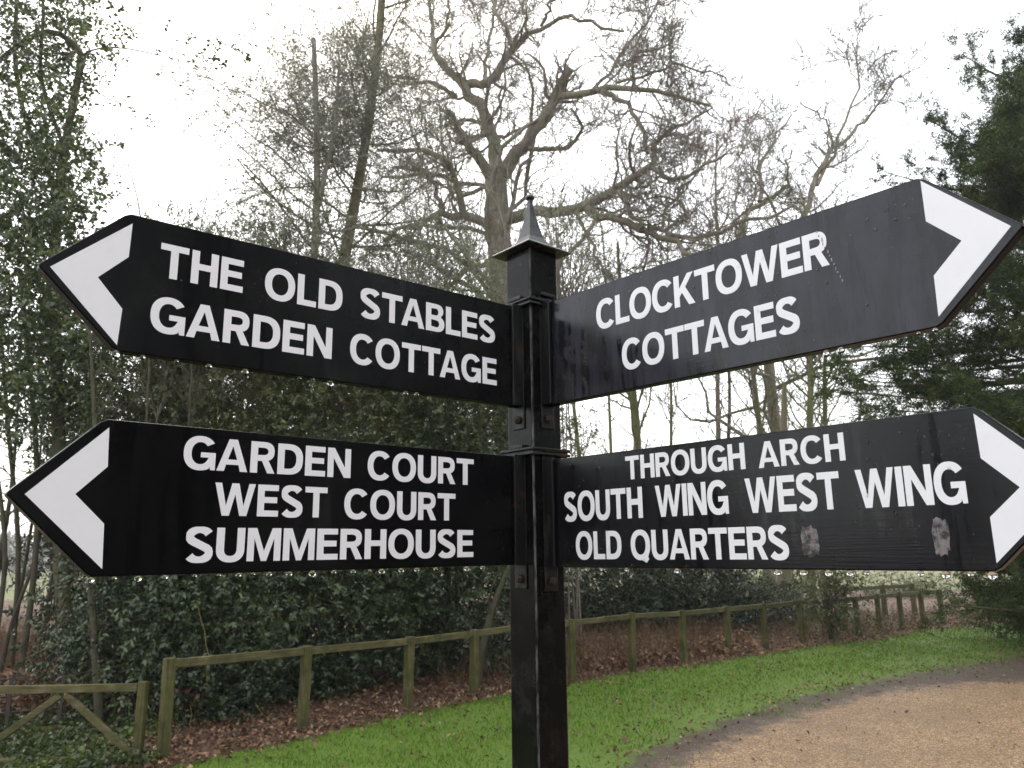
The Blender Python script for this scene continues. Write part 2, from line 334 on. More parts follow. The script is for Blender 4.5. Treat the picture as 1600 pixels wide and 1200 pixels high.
def leaves_mesh(name, C, D, Nn, L, Wd, fold=.25):
    """C centres, D leaf direction, Nn rough normal, L length, Wd half width; folded diamond of two triangles"""
    n = len(C); D = D / (np.linalg.norm(D, axis=1)[:, None] + 1e-9)
    Sd = np.cross(D, Nn); Sd /= np.linalg.norm(Sd, axis=1)[:, None] + 1e-9; Up = np.cross(Sd, D)
    L = np.broadcast_to(L, n)[:, None]; Wd = np.broadcast_to(Wd, n)[:, None]
    V = np.empty((n, 4, 3)); V[:, 0] = C; V[:, 2] = C + D * L
    mid = C + D * L * .45 + Up * Wd * fold * 2
    V[:, 1] = mid + Sd * Wd; V[:, 3] = mid - Sd * Wd
    i = np.arange(n) * 4
    Fa = np.concatenate([np.stack([i, i + 1, i + 2], 1), np.stack([i, i + 2, i + 3], 1)])
    return mesh_np(name, V.reshape(-1, 3), Fa)
def rdir(n, zb=0.0, zs=1.0):
    D = rng.normal(size=(n, 3)); D[:, 2] = D[:, 2] * zs + zb; return D / np.linalg.norm(D, axis=1)[:, None]

def sprigs(name, C, D, m_, ln, size, wr):
    """twigs with leaves set spirally along them"""
    K = len(C); D = D / (np.linalg.norm(D, axis=1)[:, None] + 1e-9); A = np.cross(D, rdir(K)); A /= np.linalg.norm(A, axis=1)[:, None] + 1e-9; B = np.cross(D, A)
    j = np.arange(m_); ph = rng.uniform(0, 6.28, K)[:, None] + j * 2.4; side = A[:, None] * np.cos(ph)[..., None] + B[:, None] * np.sin(ph)[..., None]
    lnk = (ln * rng.uniform(.5, 1.3, K))[:, None, None]
    Pp = C[:, None] + D[:, None] * (j / m_)[None, :, None] * lnk
    Ld = D[:, None] * .55 + side * .85 + rng.normal(0, .22, side.shape); Ld[..., 2] -= .12
    nn = D[:, None] * .8 - side * .2 + np.array([0, 0, .5]) + rng.normal(0, .25, side.shape)
    s = (size * rng.uniform(.5, 1.45, K))[:, None] * rng.uniform(.6, 1.15, (K, m_)); s = s.ravel()
    return leaves_mesh(name, Pp.reshape(-1, 3), Ld.reshape(-1, 3), nn.reshape(-1, 3), s, s * wr)

# grass blades on the lawn
P = sample_px(230000, -100, 1700, 965, 1210)
noi = lambda P, s: np.sin(P[:, 0] * s + 1.3 * np.sin(P[:, 1] * s * .7)) * np.sin(P[:, 1] * s * 1.1 + 2 * np.sin(P[:, 0] * s * .6))
e = np.array(sorted(mud_far, key=lambda q: q[0])); dist = P[:, 1] - np.interp(P[:, 0], e[:, 0], e[:, 1])
prob = np.clip((dist + .45) / 1.5 + .35 * noi(P, 3.1) + .2 * noi(P, 9.), 0.02, 1) * np.clip(1.0 + .5 * noi(P + 5, 1.7) + .35 * noi(P, 6.), .25, 1)
keep = above(P + rng.normal(0, .06, P.shape), lawn_far) & (rng.random(len(P)) < prob)
P = P[keep]; n = len(P)
C = np.column_stack([P, np.full(n, .004)]); D = rdir(n, 0, .3); D[:, 2] = rng.uniform(.8, 2.2, n)
o = link('grass', leaves_mesh('grass', C, D, rdir(n, 0, .1), rng.uniform(.018, .05, n) * (1 + P[:, 1] * .02), .0022 + P[:, 1] * .00022, .1), m_grass)
tag(o, 'short bright green winter grass between fence and gravel', 'grass', kind='stuff')

# pebbles on the gravel
P = sample_px(60000, 850, 1700, 1030, 1230); keep = above(P + rng.normal(0, .10, P.shape), grav_far); P = P[keep][:26000]; n = len(P)
octv = np.array([(1, 0, 0), (0, 1, 0), (-1, 0, 0), (0, -1, 0), (0, 0, 1.)])
a = rng.uniform(0, 2 * PI, n); s = rng.uniform(.0025, .0065, n); sq = rng.uniform(.6, 1, n)
vx = octv[None, :, 0] * s[:, None]; vy = octv[None, :, 1] * (s * sq)[:, None]; vz = octv[None, :, 2] * (s * .7)[:, None]
Vp = np.stack([P[:, :1] + vx * np.cos(a)[:, None] - vy * np.sin(a)[:, None], P[:, 1:] + vx * np.sin(a)[:, None] + vy * np.cos(a)[:, None], vz + .012], 2).reshape(-1, 3)
i = np.arange(n) * 5; Fa = np.concatenate([np.stack([i + j, i + (j + 1) % 4, i + 4], 1) for j in range(4)])
m_peb = leaf_mat('pebble', [(.11, .06, .03), (.24, .145, .065), (.34, .22, .11), (.6, .50, .36)], .45, 0, .4, 2)
o = link('gravel_stones', mesh_np('gravel_stones', Vp, Fa), m_peb); tag(o, 'loose golden pebbles scattered over the gravel path', 'gravel', kind='stuff')

# fallen leaves: dense along the fence, sparse on grass and verge
def litter(name, label, P, size, z=.01, up=.5):
    n = len(P); C = np.column_stack([P, z + rng.uniform(0, .03, n) * up]); D = rdir(n, 0, .35)
    o = link(name, leaves_mesh(name, C, D, rdir(n, 1.2, .6), rng.uniform(.6, 1.3, n) * size, size * rng.uniform(.2, .4, n), .5), m_litter)
    tag(o, label, 'fallen leaves', kind='stuff')
P = sample_px(150000, -150, 1700, 940, 1215); e = np.array(sorted(lawn_far, key=lambda q: q[0])); dl = P[:, 1] - np.interp(P[:, 0], e[:, 0], e[:, 1])
prob = np.where(dl > -.05, np.clip(1.25 - dl * .22, .15, 1), np.exp(dl / .18) * .7)
Pk = P[(rng.random(len(P)) < prob) & (dl > -1.2)][:60000]
litter('leaf_litter', 'drift of brown dead leaves banked along the foot of the fence', Pk, .055, .008, 1.4)
P = sample_px(20000, 200, 1700, 970, 1215); e = np.array(sorted(mud_far, key=lambda q: q[0])); dmud = np.abs(P[:, 1] - np.interp(P[:, 0], e[:, 0], e[:, 1]))
Pk = P[above(P, lawn_far) & (rng.random(len(P)) < (.16 * (1 + noi(P, 2.2)) + .03 + .55 * 1.3 * np.exp(-(dmud / .38) ** 2)) * np.where(above(P, grav_far), .12, 1))]
litter('scattered_leaves', 'brown leaves scattered over the lawn and the verge of the gravel', Pk, .045, .018, .5)

# ------------------------------------------------------------------ finger post
PX, PY, TH = 0.05081, 1.79044, 0.70393
HS = 0.045
root = empty('fingerpost', (PX, PY, 0), TH)
tag(root, 'black square finger post with four white lettered arrow boards', 'signpost')
CA = np.array([PX, PY, 0.]); E1 = np.array([math.cos(TH), math.sin(TH), 0]); E2 = np.array([-math.sin(TH), math.cos(TH), 0])
ZC = CAM_H
zt = ZC + .7085
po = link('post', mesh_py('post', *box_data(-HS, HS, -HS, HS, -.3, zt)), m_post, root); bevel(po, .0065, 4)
# cap: eave plate, concave spire and ball
prof = [(.060, -.003), (.0690, -.003), (.0695, .0005), (.066, .004), (.050, .010), (.036, .017), (.029, .026), (.0235, .040), (.0185, .060), (.0132, .085), (.0088, .110), (.0054, .135), (.0050, .146)]
V = []; Fc = []
for q, (h, z) in enumerate(prof):
    V += [(-h, -h, zt + z + .001), (h, -h, zt + z + .001), (h, h, zt + z + .001), (-h, h, zt + z + .001)]
    if q: Fc += [((q - 1) * 4 + j, (q - 1) * 4 + (j + 1) % 4, q * 4 + (j + 1) % 4, q * 4 + j) for j in range(4)]
Fc += [(3, 2, 1, 0), tuple((len(prof) - 1) * 4 + j for j in range(4))]
M = N('wet_grey_black_cap_paint'); v = M.coord(); n1 = M.noise(v, 60, 5, .7)
M.set(Base_Color=M.ramp(n1, [(.35, (.007, .007, .007)), (.75, (.035, .034, .032))]), Roughness=M.ramp(n1, [(.3, .2), (.7, .45)])); M.bump(n1, .3, .002); m_cap = M.m
cap = link('cap', mesh_py('cap', V, Fc), m_cap, root); bevel(cap, .0012, 2, 20)
import bmesh
def ball(name, c, r, mat, parent, sub=2, sq=(1, 1, 1)):
    bm = bmesh.new(); bmesh.ops.create_icosphere(bm, subdivisions=sub, radius=r)
    for v_ in bm.verts: v_.co = Vector((v_.co.x * sq[0] + c[0], v_.co.y * sq[1] + c[1], v_.co.z * sq[2] + c[2]))
    me = bpy.data.meshes.new(name); bm.to_mesh(me); bm.free(); return link(name, me, mat, parent, True)
ball('finial', (0, 0, zt + .152), .0115, m_cap, cap, 3, (1, 1, .7))
# straps and ridges around the post above each pair of boards
def ring(h, z0, z1, t=.004):
    parts = []
    for s_ in range(4):
        c_, n_ = math.cos(s_ * PI / 2), math.sin(s_ * PI / 2)
        v_, f_ = box_data(-h - t, h, -h - t, -h, z0, z1)
        parts.append(([(x * c_ - y * n_, x * n_ + y * c_, z) for x, y, z in v_], f_))
    return join_data(parts)
for zz in (ZC + .568, ZC + .2165):
    st = link('strap', mesh_py('strap', *join_data([ring(HS + .0065, zz - .0080, zz - .0020, .0075), ring(HS + .0065, zz + .0030, zz + .0090, .0075), ring(HS + .0055, zz - .004, zz + .005, .003)])), m_iron, root); bevel(st, .0015, 2)

BOARDS = {
 'UL': dict(L=.9061, z0=.3228, z1=.5610, tip=.1186, d=-.0144, mat=m_paintUL, label='upper left arrow board reading THE OLD STABLES, GARDEN COTTAGE'),
 'LL': dict(L=.9160, z0=-.0318, z1=.2068, tip=.1171, d=.0116, mat=m_paintLL, label='lower left arrow board reading GARDEN COURT, WEST COURT, SUMMERHOUSE'),
 'UR': dict(L=.8952, z0=.3231, z1=.5684, tip=.1247, d=.0417, mat=m_paintUR, label='upper right arrow board reading CLOCKTOWER COTTAGES, streaked with rain'),
 'LR': dict(L=.9224, z0=-.0377, z1=.1975, tip=.1153, d=.0558, mat=m_paintLR, label='lower right arrow board reading THROUGH ARCH, SOUTH WING, WEST WING, OLD QUARTERS'),
}
BT = .012
# ---- lettering: outlines of a bold grotesque, cap height 1
ss, bb = .22, .188
def arc(cx, cy, rx, ry, a0, a1, n, ex=2.25):
    out = []
    for i in range(n + 1):
        a = math.radians(a0 + (a1 - a0) * i / n); c, s = math.cos(a), math.sin(a)
        out.append((cx + rx * math.copysign(abs(c) ** (2 / ex), c), cy + ry * math.copysign(abs(s) ** (2 / ex), s)))
    return out
def stroke(pts, t):
    P = np.array(pts); T = np.gradient(P, axis=0); T /= np.linalg.norm(T, axis=1)[:, None]; Nn = np.stack([-T[:, 1], T[:, 0]], 1)
    # bars thinner than stems
    tt = (t[0] * np.abs(Nn[:, 0]) + t[1] * np.abs(Nn[:, 1]))[:, None] / 2 / np.maximum(.9, np.abs(Nn).sum(1)[:, None] ** .35)
    return [tuple(q) for q in P + Nn * tt] + [tuple(q) for q in (P - Nn * tt)[::-1]]
GL = {}
def g_(ch, wd, *loops): GL[ch] = (wd, loops)
w_ = .80; g_('T', w_, [(0, 1), (0, 1 - bb), (w_ / 2 - ss / 2, 1 - bb), (w_ / 2 - ss / 2, 0), (w_ / 2 + ss / 2, 0), (w_ / 2 + ss / 2, 1 - bb), (w_, 1 - bb), (w_, 1)])
w_ = .79; g_('H', w_, [(0, 0), (ss, 0), (ss, .43), (w_ - ss, .43), (w_ - ss, 0), (w_, 0), (w_, 1), (w_ - ss, 1), (w_ - ss, .43 + bb), (ss, .43 + bb), (ss, 1), (0, 1)])
w_ = .70; g_('E', w_, [(0, 0), (w_, 0), (w_, bb), (ss, bb), (ss, .425), (w_ - .05, .425), (w_ - .05, .425 + bb), (ss, .425 + bb), (ss, 1 - bb), (w_ - .01, 1 - bb), (w_ - .01, 1), (0, 1)])
w_ = .64; g_('L', w_, [(0, 0), (w_, 0), (w_, bb), (ss, bb), (ss, 1), (0, 1)])
g_('I', ss, [(0, 0), (ss, 0), (ss, 1), (0, 1)])
w_ = .98; O_ = arc(w_ / 2, .5, w_ / 2, .525, 0, 350, 35); Oi = arc(w_ / 2, .5, w_ / 2 - ss, .525 - bb, 0, 350, 35, 2.15); g_('O', w_, O_, Oi)
g_('Q', w_, arc(w_ / 2, .5, w_ / 2, .525, -32, 295, 33) + [(.60, .10), (.72, -.10), (.90, -.10 + .03), (.82, .10)][0:0] + [(.62, .0), (.78, -.11), (.90, .01), (.86, .10)], Oi)
w_ = .80; g_('U', w_, [(w_, 1), (w_ - ss, 1)] + arc(w_ / 2, .36, w_ / 2 - ss, .36 - bb + .025, 0, -180, 14) + [(0, 1)][0:0] + [(ss, 1), (0, 1)] + arc(w_ / 2, .36, w_ / 2, .385, 180, 360, 18))
w_ = .84; g_('D', w_, [(0, 0)] + arc(.34, .5, w_ - .34, .5, -90, 90, 20, 2.5) + [(0, 1)], [(ss, bb)] + arc(.34, .5, w_ - .34 - ss, .5 - bb, -90, 90, 16, 2.4) + [(ss, 1 - bb)])
w_ = .78; ry = .305
g_('R', w_, [(0, 0), (ss, 0), (ss, .385), (.36, .385), (w_ - .235, 0), (w_, 0), (.565, .41)] + arc(.42, 1 - ry, w_ - .45, ry, -62, 90, 14, 2.4) + [(0, 1)],
   [(ss, .385 + bb)] + arc(.40, 1 - ry, .155, ry - bb + .0, -90, 90, 10, 2.3)[0:] + [(ss, 1 - bb)])
w_ = .78
g_('B', w_, [(0, 0)] + arc(.42, .285, w_ - .42, .285, -90, 68, 12, 2.4) + [(.64, .535)] + arc(.42, .765, w_ - .47, .235, -50, 90, 10, 2.4) + [(0, 1)],
   [(ss, bb - .01)] + arc(.42, .285, w_ - .42 - ss, .285 - bb + .03, -90, 90, 10) + [(ss, .425)], [(ss, .585)] + arc(.42, .71, w_ - .47 - ss + .01, .125, -90, 90, 8) + [(ss, 1 - bb + .01)])
w_ = .93; k_ = .235
g_('A', w_, [(0, 0), (ss + .005, 0), (.275, .205), (w_ - .275, .205), (w_ - ss - .005, 0), (w_, 0), (w_ / 2 + .125, 1), (w_ / 2 - .125, 1)], [(.325, .365), (w_ - .325, .365), (w_ / 2, .79)])
w_ = .84; g_('N', w_, [(0, 0), (ss - .01, 0), (ss - .01, .66), (w_ - ss - .02, 0), (w_, 0), (w_, 1), (w_ - ss + .01, 1), (w_ - ss + .01, .34), (ss + .02, 1), (0, 1)])
w_ = 1.0; g_('M', w_, [(0, 0), (ss - .02, 0), (ss - .02, .70), (w_ / 2 - .085, 0.02), (w_ / 2 - .085, 0), (w_ / 2 + .085, 0), (w_ / 2 + .085, .02), (w_ - ss + .02, .70), (w_ - ss + .02, 0), (w_, 0), (w_, 1), (w_ - .265, 1), (w_ / 2, .30), (.265, 1), (0, 1)])
w_ = 1.28; s2 = .195
g_('W', w_, [(0, 1), (.255, 0), (.475, 0), (w_ / 2, .66), (w_ - .475, 0), (w_ - .255, 0), (w_, 1), (w_ - s2 - .01, 1), (w_ - .365, .30), (w_ / 2 + .11, 1), (w_ / 2 - .11, 1), (.365, .30), (s2 + .01, 1)])
w_ = .84; g_('K', w_, [(0, 0), (ss, 0), (ss, .30), (.325, .43), (w_ - .25, 0), (w_, 0), (.47, .58), (w_ - .03, 1), (w_ - .27, 1), (ss, .57), (ss, 1), (0, 1)])
g_('C', .90, arc(.475, .5, .475, .525, 38, 322, 28) + arc(.475, .5, .475 - ss, .525 - bb, 318, 42, 24, 2.15))
w_ = .92
g_('G', w_, arc(.475, .5, .475, .525, 36, 302, 26) + [(.755, .115), (.785, 0), (w_, 0), (w_, .53), (.49, .53), (.49, .375), (.725, .375)] + arc(.475, .5, .475 - ss, .525 - bb, 318, 41, 22, 2.15))
sp = arc(.375, .745, .265, .190, 22, 235, 12, 2.1) + arc(.375, .262, .275, .195, 62, -155, 12, 2.1)
g_('S', .76, stroke(sp, (.195, .175)))
KERN = {'TA': -.10, 'TT': -.03, 'AG': -.03, 'LO': -.02, 'RT': -.02, 'TO': -.03, 'LD': 0, 'AR': 0, 'GA': -.04, 'ST': -.01, 'TH': .01, 'OW': -.03, 'KT': -.03, 'QU': .02}
def glyph_mesh(ch, sx, h):
    wd, loops = GL[ch]; th = .0006
    polys = [[Vector((x * sx, 0, z * h)) for x, z in lp] for lp in loops]
    flat = [Vector((p.x, p.z, 0)) for lp in polys for p in lp]
    tr = geometry.tessellate_polygon([[Vector((p.x, p.z, 0)) for p in lp] for lp in polys])
    Vv = [(p.x, -th, p.y) for p in flat]; nf = len(Vv); Vv += [(p.x, 0, p.y) for p in flat]; Ff = []
    for t in tr:
        a, b, c = (flat[i] for i in t); ar = (b.x - a.x) * (c.y - a.y) - (b.y - a.y) * (c.x - a.x)
        Ff.append(tuple(t) if ar > 0 else tuple(reversed(t)))
    k = 0
    for lp in polys:
        m = len(lp); Ff += [(k + i, k + i + nf, k + (i + 1) % m + nf, k + (i + 1) % m) for i in range(m)]; k += m
    return mesh_py('letter', Vv, Ff)
def word(board, text, ua, ub, zb, zt_, gap=.085, slope=0.0):
    """ua..ub along the board's x in its own frame"""
    h = zt_ - zb; adv = []; x = 0
    for i, ch in enumerate(text):
        adv.append(x); x += GL[ch][0] + gap + (KERN.get(text[i:i + 2], 0) if i < len(text) - 1 else 0)
    tot = x - gap; sx = (ub - ua) / tot; cache = {}
    for ch, a_ in zip(text, adv):
        if ch not in cache: cache[ch] = glyph_mesh(ch, sx, h)
        o = link('letter', cache[ch], m_vinyl, board); o.location = (ua + a_ * sx, -BT - .0001, zb + slope * a_ * sx)
        bevel_free = None

def inv_board(key, x, y):
    B = BOARDS[key]; r = ray(x, y); A0 = CA + B['n'] * BT + [0, 0, 0]; t = ((A0 - CAMP * [1, 1, 0]) @ B['n']) / (r @ B['n']); Pq = CAMP + r * t
    return float((Pq - CA) @ B['dir']), float(Pq[2] - CAM_H)
for key, B in BOARDS.items():
    left = key[1] == 'L'; ang = TH + B['d'] + (PI if left else -PI / 2); B['dir'] = np.array([math.cos(ang), math.sin(ang), 0.])
    lx = -B['dir'] if left else B['dir']; B['n'] = np.array([lx[1], -lx[0], 0.])
    la = math.atan2(lx[1], lx[0]) - TH; sg = -1 if left else 1
    z0, z1, L, tp = B['z0'], B['z1'], B['L'], B['tip']; zm = (z0 + z1) / 2; s0 = HS + .001
    # rounded corners at the shoulder of the arrow
    out = [(s0, z0), (L - .006, z0), (L + .004, z0 + .005), (L + tp - .003, zm - .004), (L + tp, zm), (L + tp - .003, zm + .004), (L + .004, z1 - .005), (L - .006, z1), (s0, z1)]
    out = [(sg * x, z) for x, z in out]
    if left: out = out[::-1]
    bo = link('sign_board', mesh_py('sign_board', *prism(out, -BT, BT)), B['mat'], root); bevel(bo, .002, 2, 30)
    bo.location = (0, 0, ZC); bo.rotation_euler = (0, 0, la); bo['label'] = B['label']; B['obj'] = bo
    def W_(text, u0, u1, zb, zt_, **k):
        if left: word(bo, text, -u0, -u1, zb, zt_, **k)
        else: word(bo, text, u0, u1, zb, zt_, **k)
    if key == 'UL':
        W_('THE', .8500, .7065, .4612, .5222); W_('OLD', .6660, .5083, .4612, .5222); W_('STABLES', .4692, .1245, .4612, .5230, gap=.07)
        W_('GARDEN', .8575, .5270, .3645, .4260); W_('COTTAGE', .4880, .1207, .3635, .4245)
        ar = [(.8977, .5442), (.8988, .4841), (.9412, .4393), (.9008, .3937), (.9033, .3319), (1.0087, .4418)]
    if key == 'LL':
        W_('GARDEN', .7935, .4857, .1367, .1913); W_('COURT', .4490, .1900, .1363, .1915)
        W_('WEST', .7383, .5319, .0622, .1168); W_('COURT', .4965, .2384, .0612, .1164)
        W_('SUMMERHOUSE', .7800, .1913, -.0130, .0424, gap=.08)
        ar = [(.9081, .1940), (.9049, .1332), (.9456, .0898), (.9022, .0467), (.8988, -.0204), (1.0103, .0874)]
    if key == 'UR':
        W_('CLOCKTOWER', .2137, .7375, .4674, .5325, gap=.05); W_('COTTAGES', .2806, .6757, .3645, .4290, gap=.06)
        ar = [(.8942, .5649 - .003), (.8943, .4934), (.9394, .4472), (.8952, .4040), (.8941, .3384), (1.0049, .4489)]
    if key == 'LR':
        W_('THROUGH', .2740, .5452, .1375, .1850, gap=.075); W_('ARCH', .5710, .7257, .1365, .1825)
        W_('SOUTH', .1005, .3125, .0598, .1214, gap=.06); W_('WING', .3445, .5053, .0598, .1206, gap=.055); W_('WEST', .5409, .7111, .0590, .1202, gap=.05); W_('WING', .7379, .8964, .0585, .1195, gap=.05)
        W_('OLD', .1315, .2549, -.0205, .0365); W_('QUARTERS', .2789, .6147, -.0210, .0355, gap=.06)
        ar = [(.919, .1875), (.9204, .1218), (.9637, .0773), (.9217, .0378), (.922, -.026), (1.0245, .0775)]
    ar = [(sg * x, z) for x, z in ar]
    area = sum(ar[i][0] * ar[(i + 1) % 6][1] - ar[(i + 1) % 6][0] * ar[i][1] for i in range(6))
    if area < 0: ar = ar[::-1]
    link('arrowhead', mesh_py('arrowhead', *prism(ar, -BT - .0007, -BT - .0001)), m_vinyl, bo)
    # bracket: back plate on the post face with tabs, two flanges gripping the board
    t0 = BT + .0035
    br = link('bracket', mesh_py('bracket', *join_data([
        box_data(HS + .0003, HS + .0040, -t0 - .004, t0 + .004, z0 - .052, z1 + .028), box_data(HS + .0041, HS + .0125, -t0 - .006, t0 + .006, z1 + .0185, z1 + .027),
        box_data(HS + .0041, HS + .034, -t0 - .0045, -BT - .0008, z0 + .001, z1 + .003),
        box_data(HS + .0041, HS + .034, BT + .0008, t0 + .0045, z0 + .001, z1 + .003)])), m_iron, root)
    if left:
        for v_ in br.data.vertices: v_.co.x *= -1; 
        br.data.flip_normals()
    br.location = (0, 0, ZC); br.rotation_euler = (0, 0, (0 if left else -PI / 2)); bevel(br, .0015, 2)
    if not left: pass
    for zb_ in (z0 - .030,):
        hx = [(math.cos(a_ * PI / 3 + .3) * .0095, math.sin(a_ * PI / 3 + .3) * .0095) for a_ in range(6)]
        v1, f1 = prism(hx, -.008, 0); v2, f2 = prism([(math.cos(a_ * PI / 5) * .0055, math.sin(a_ * PI / 5) * .0055) for a_ in range(10)], -.0115, -.0081)
        Vb, Fb = join_data([(v1, f1), (v2, f2)])
        bt = link('bolt', mesh_py('bolt', Vb, Fb), m_rust, br); bevel(bt, .001, 2)
        # bolt axis (-y of its own) points out along the face normal
        if left: bt.location = (-HS - .0041, 0, zb_); bt.rotation_euler = (0, 0, -PI / 2)
        else: bt.location = (HS + .0041, 0, zb_); bt.rotation_euler = (0, 0, PI / 2)

# hanging rain drops along the lower edges
drops = {'LL': [144, 180, 218, 259, 306, 345, 375, 398, 422, 454, 490, 523, 554, 580, 599, 629, 653, 682, 732, 756],
         'UL': [182, 225, 278, 328, 385, 471, 490, 519, 636, 652], 'LR': [914, 937, 977, 1057, 1213, 1252, 1291, 1325, 1353, 1392, 1437, 1476, 1514, 1548], 'UR': [1288, 1312, 1433, 1460]}
bm = bmesh.new(); bmesh.ops.create_icosphere(bm, subdivisions=3, radius=1)
for v_ in bm.verts:
    z = v_.co.z; k = 1.0 if z < 0 else 1 - .25 * z; v_.co.x *= k; v_.co.y *= k
drop_me = bpy.data.meshes.new('water_drop'); bm.to_mesh(drop_me); bm.free(); drop_me.materials.append(m_water); drop_me.polygons.foreach_set('use_smooth', np.ones(len(drop_me.polygons), bool))
for key, xs in drops.items():
    B = BOARDS[key]; sg = -1 if key[1] == 'L' else 1
    for x in xs:
        yy = 890; 
        for _ in range(6):
            u, z = inv_board(key, x, yy); yy += (z - B['z0']) * 900
        s = random.choice([.0034, .0046, .0054, .0062, .0066]); o = link('water_drop', drop_me, None, B['obj']); o.location = (sg * u, random.uniform(-.009, -.004), B['z0'] - s * .75); o.scale = (s, s * .9, s * random.uniform(.8, 1.1))
# rain beads clinging to the faces of the right-hand boards
bead = []
for key, nb in (('UR', 130), ('LR', 170), ('UL', 14)):
    B = BOARDS[key]; sg = -1 if key[1] == 'L' else 1; parts = []
    for _ in range(nb):
        u = random.uniform(.12, B['L'] - .02); z = B['z1'] - (B['z1'] - B['z0']) * min(.98, abs(random.gauss(0, .45)) + .02); r = random.choice([.0012, .0016, .002, .0028])
        k = 8; Vv = [(sg * u, -BT - r * .55, z - r * .2)]; Ff = []
        for j in range(k):
            a_ = 2 * PI * j / k; Vv.append((sg * u + math.cos(a_) * r * .75, -BT - r * .38, z - r * .2 + math.sin(a_) * r * .8))
        for j in range(k):
            a_ = 2 * PI * j / k; Vv.append((sg * u + math.cos(a_) * r, -BT + .0003, z + math.sin(a_) * r * 1.35))
        for j in range(k): Ff += [(0, 1 + j, 1 + (j + 1) % k), (1 + j, 1 + k + j, 1 + k + (j + 1) % k, 1 + (j + 1) % k)]
        parts.append((Vv, Ff))
    o = link('rain_beads', mesh_py('rain_beads', *join_data(parts)), m_water, B['obj'], True); o['kind'] = 'stuff'
# torn sticker residue on the lower right board
for (u0, u1, z1_, z0_), sd_ in (((.637, .668, .034, -.017), 3), ((.842, .866, .039, -.016), 5)):
    r_ = random.Random(sd_); n_ = 30; pts = []
    for j in range(n_):
        a_ = 2 * PI * j / n_; c, s = math.cos(a_), math.sin(a_); q = 1 + r_.uniform(-.14, .08)
        pts.append(((u0 + u1) / 2 + (u1 - u0) / 2 * math.copysign(abs(c) ** .6, c) * q, (z0_ + z1_) / 2 + (z1_ - z0_) / 2 * math.copysign(abs(s) ** .7, s) * q))
    o = link('sticker_residue', mesh_py('sticker_residue', *prism(pts, -BT - .0004, -BT + .0002)), m_res, BOARDS['LR']['obj'])

M = N('dried_drip'); M.set(Base_Color=M.ramp(M.noise(M.coord(), 300, 3), [(.4, (.10, .05, .03)), (.6, (.42, .36, .34))]), Roughness=.7); m_drip = M.m
r_ = random.Random(4); parts = []
for k_ in range(13):
    t_ = k_ / 12; u = .722 + .033 * t_ + r_.uniform(-.0015, .0015); z = .532 - .098 * t_; h_ = r_.uniform(.0015, .0045); w2 = r_.uniform(.0006, .0016)
    parts.append(prism([(u - w2, z - h_), (u + w2, z - h_ * .8), (u + w2 * .6, z + h_), (u - w2 * .8, z + h_ * .7)], -BT - .0012, -BT - .0003))
tag(link('drip_mark', mesh_py('drip_mark', *join_data(parts)), m_drip, BOARDS['UR']['obj']), kind='stuff')

# ------------------------------------------------------------------ fence, gate, iron fence
def bar(a, b, wd, ht, up=(0, 0, 1), twist=0):
    a, b = Vector(a), Vector(b); d = (b - a).normalized(); s = d.cross(Vector(up)).normalized(); u = s.cross(d).normalized()
    V = []
    for p in (a, b):
        for i, j in ((-1, -1), (1, -1), (1, 1), (-1, 1)): V.append(tuple(p + s * (i * wd / 2) + u * (j * ht / 2)))
    return V, [(3, 2, 1, 0), (4, 5, 6, 7), (0, 1, 5, 4), (1, 2, 6, 5), (2, 3, 7, 6), (3, 0, 4, 7)]
POSTS = [(254, 1189, .825), (472, 1143, .795), (637, 1111, .775), (740, 1089, .77), (815, 1076, .79), (894, 1068, .80), (989, 1050, .807), (1070, 1040, .79), (1140, 1025, .77), (1197, 1015, .76), (1255, 1005, .756), (1301, 1003, .76), (1343, 997, .76), (1376, 989, .75), (1410, 983, .75), (1444, 977, .74), (1474, 975, .74)]
fr = empty('wooden_fence', gnd(254, 1189)); tag(fr, 'low timber post and rail fence green with algae, curving behind the lawn', 'fence')
f0 = Vector(fr.location); tops = []
pw = .084
for i, (x, y, h) in enumerate(POSTS):
    p = Vector(gnd(x, y)) - f0; nx = Vector(gnd(*POSTS[min(i + 1, len(POSTS) - 1)][:2])) - Vector(gnd(*POSTS[max(i - 1, 0)][:2])); a_ = math.atan2(nx.y, nx.x)
    hw = pw / 2
    V, Fc = box_data(-hw, hw, -hw, hw, -.2, h); c_, s_ = math.cos(a_), math.sin(a_); lean = random.uniform(-.02, .02)
    V = [(vx * c_ - vy * s_ + p.x + vz * lean, vx * s_ + vy * c_ + p.y, vz) for vx, vy, vz in V]
    bevel(link('fence_post', mesh_py('fence_post', V, Fc), m_timber, fr), .006, 2); tops.append((p, h, a_, lean))
for i in range(len(tops) - 1):
    (p, h, a1, l1), (q, k, a2, l2) = tops[i], tops[i + 1]
    A_ = Vector((p.x + h * l1, p.y, h - .05)); B_ = Vector((q.x + k * l2, q.y, k - .05)); d = (B_ - A_).normalized()
    V, Fc = bar(A_ + d * (pw * .53), B_ - d * (pw * .53), .045, random.uniform(.068, .08)); bevel(link('rail', mesh_py('rail', V, Fc), m_timber2, fr), .006, 2)
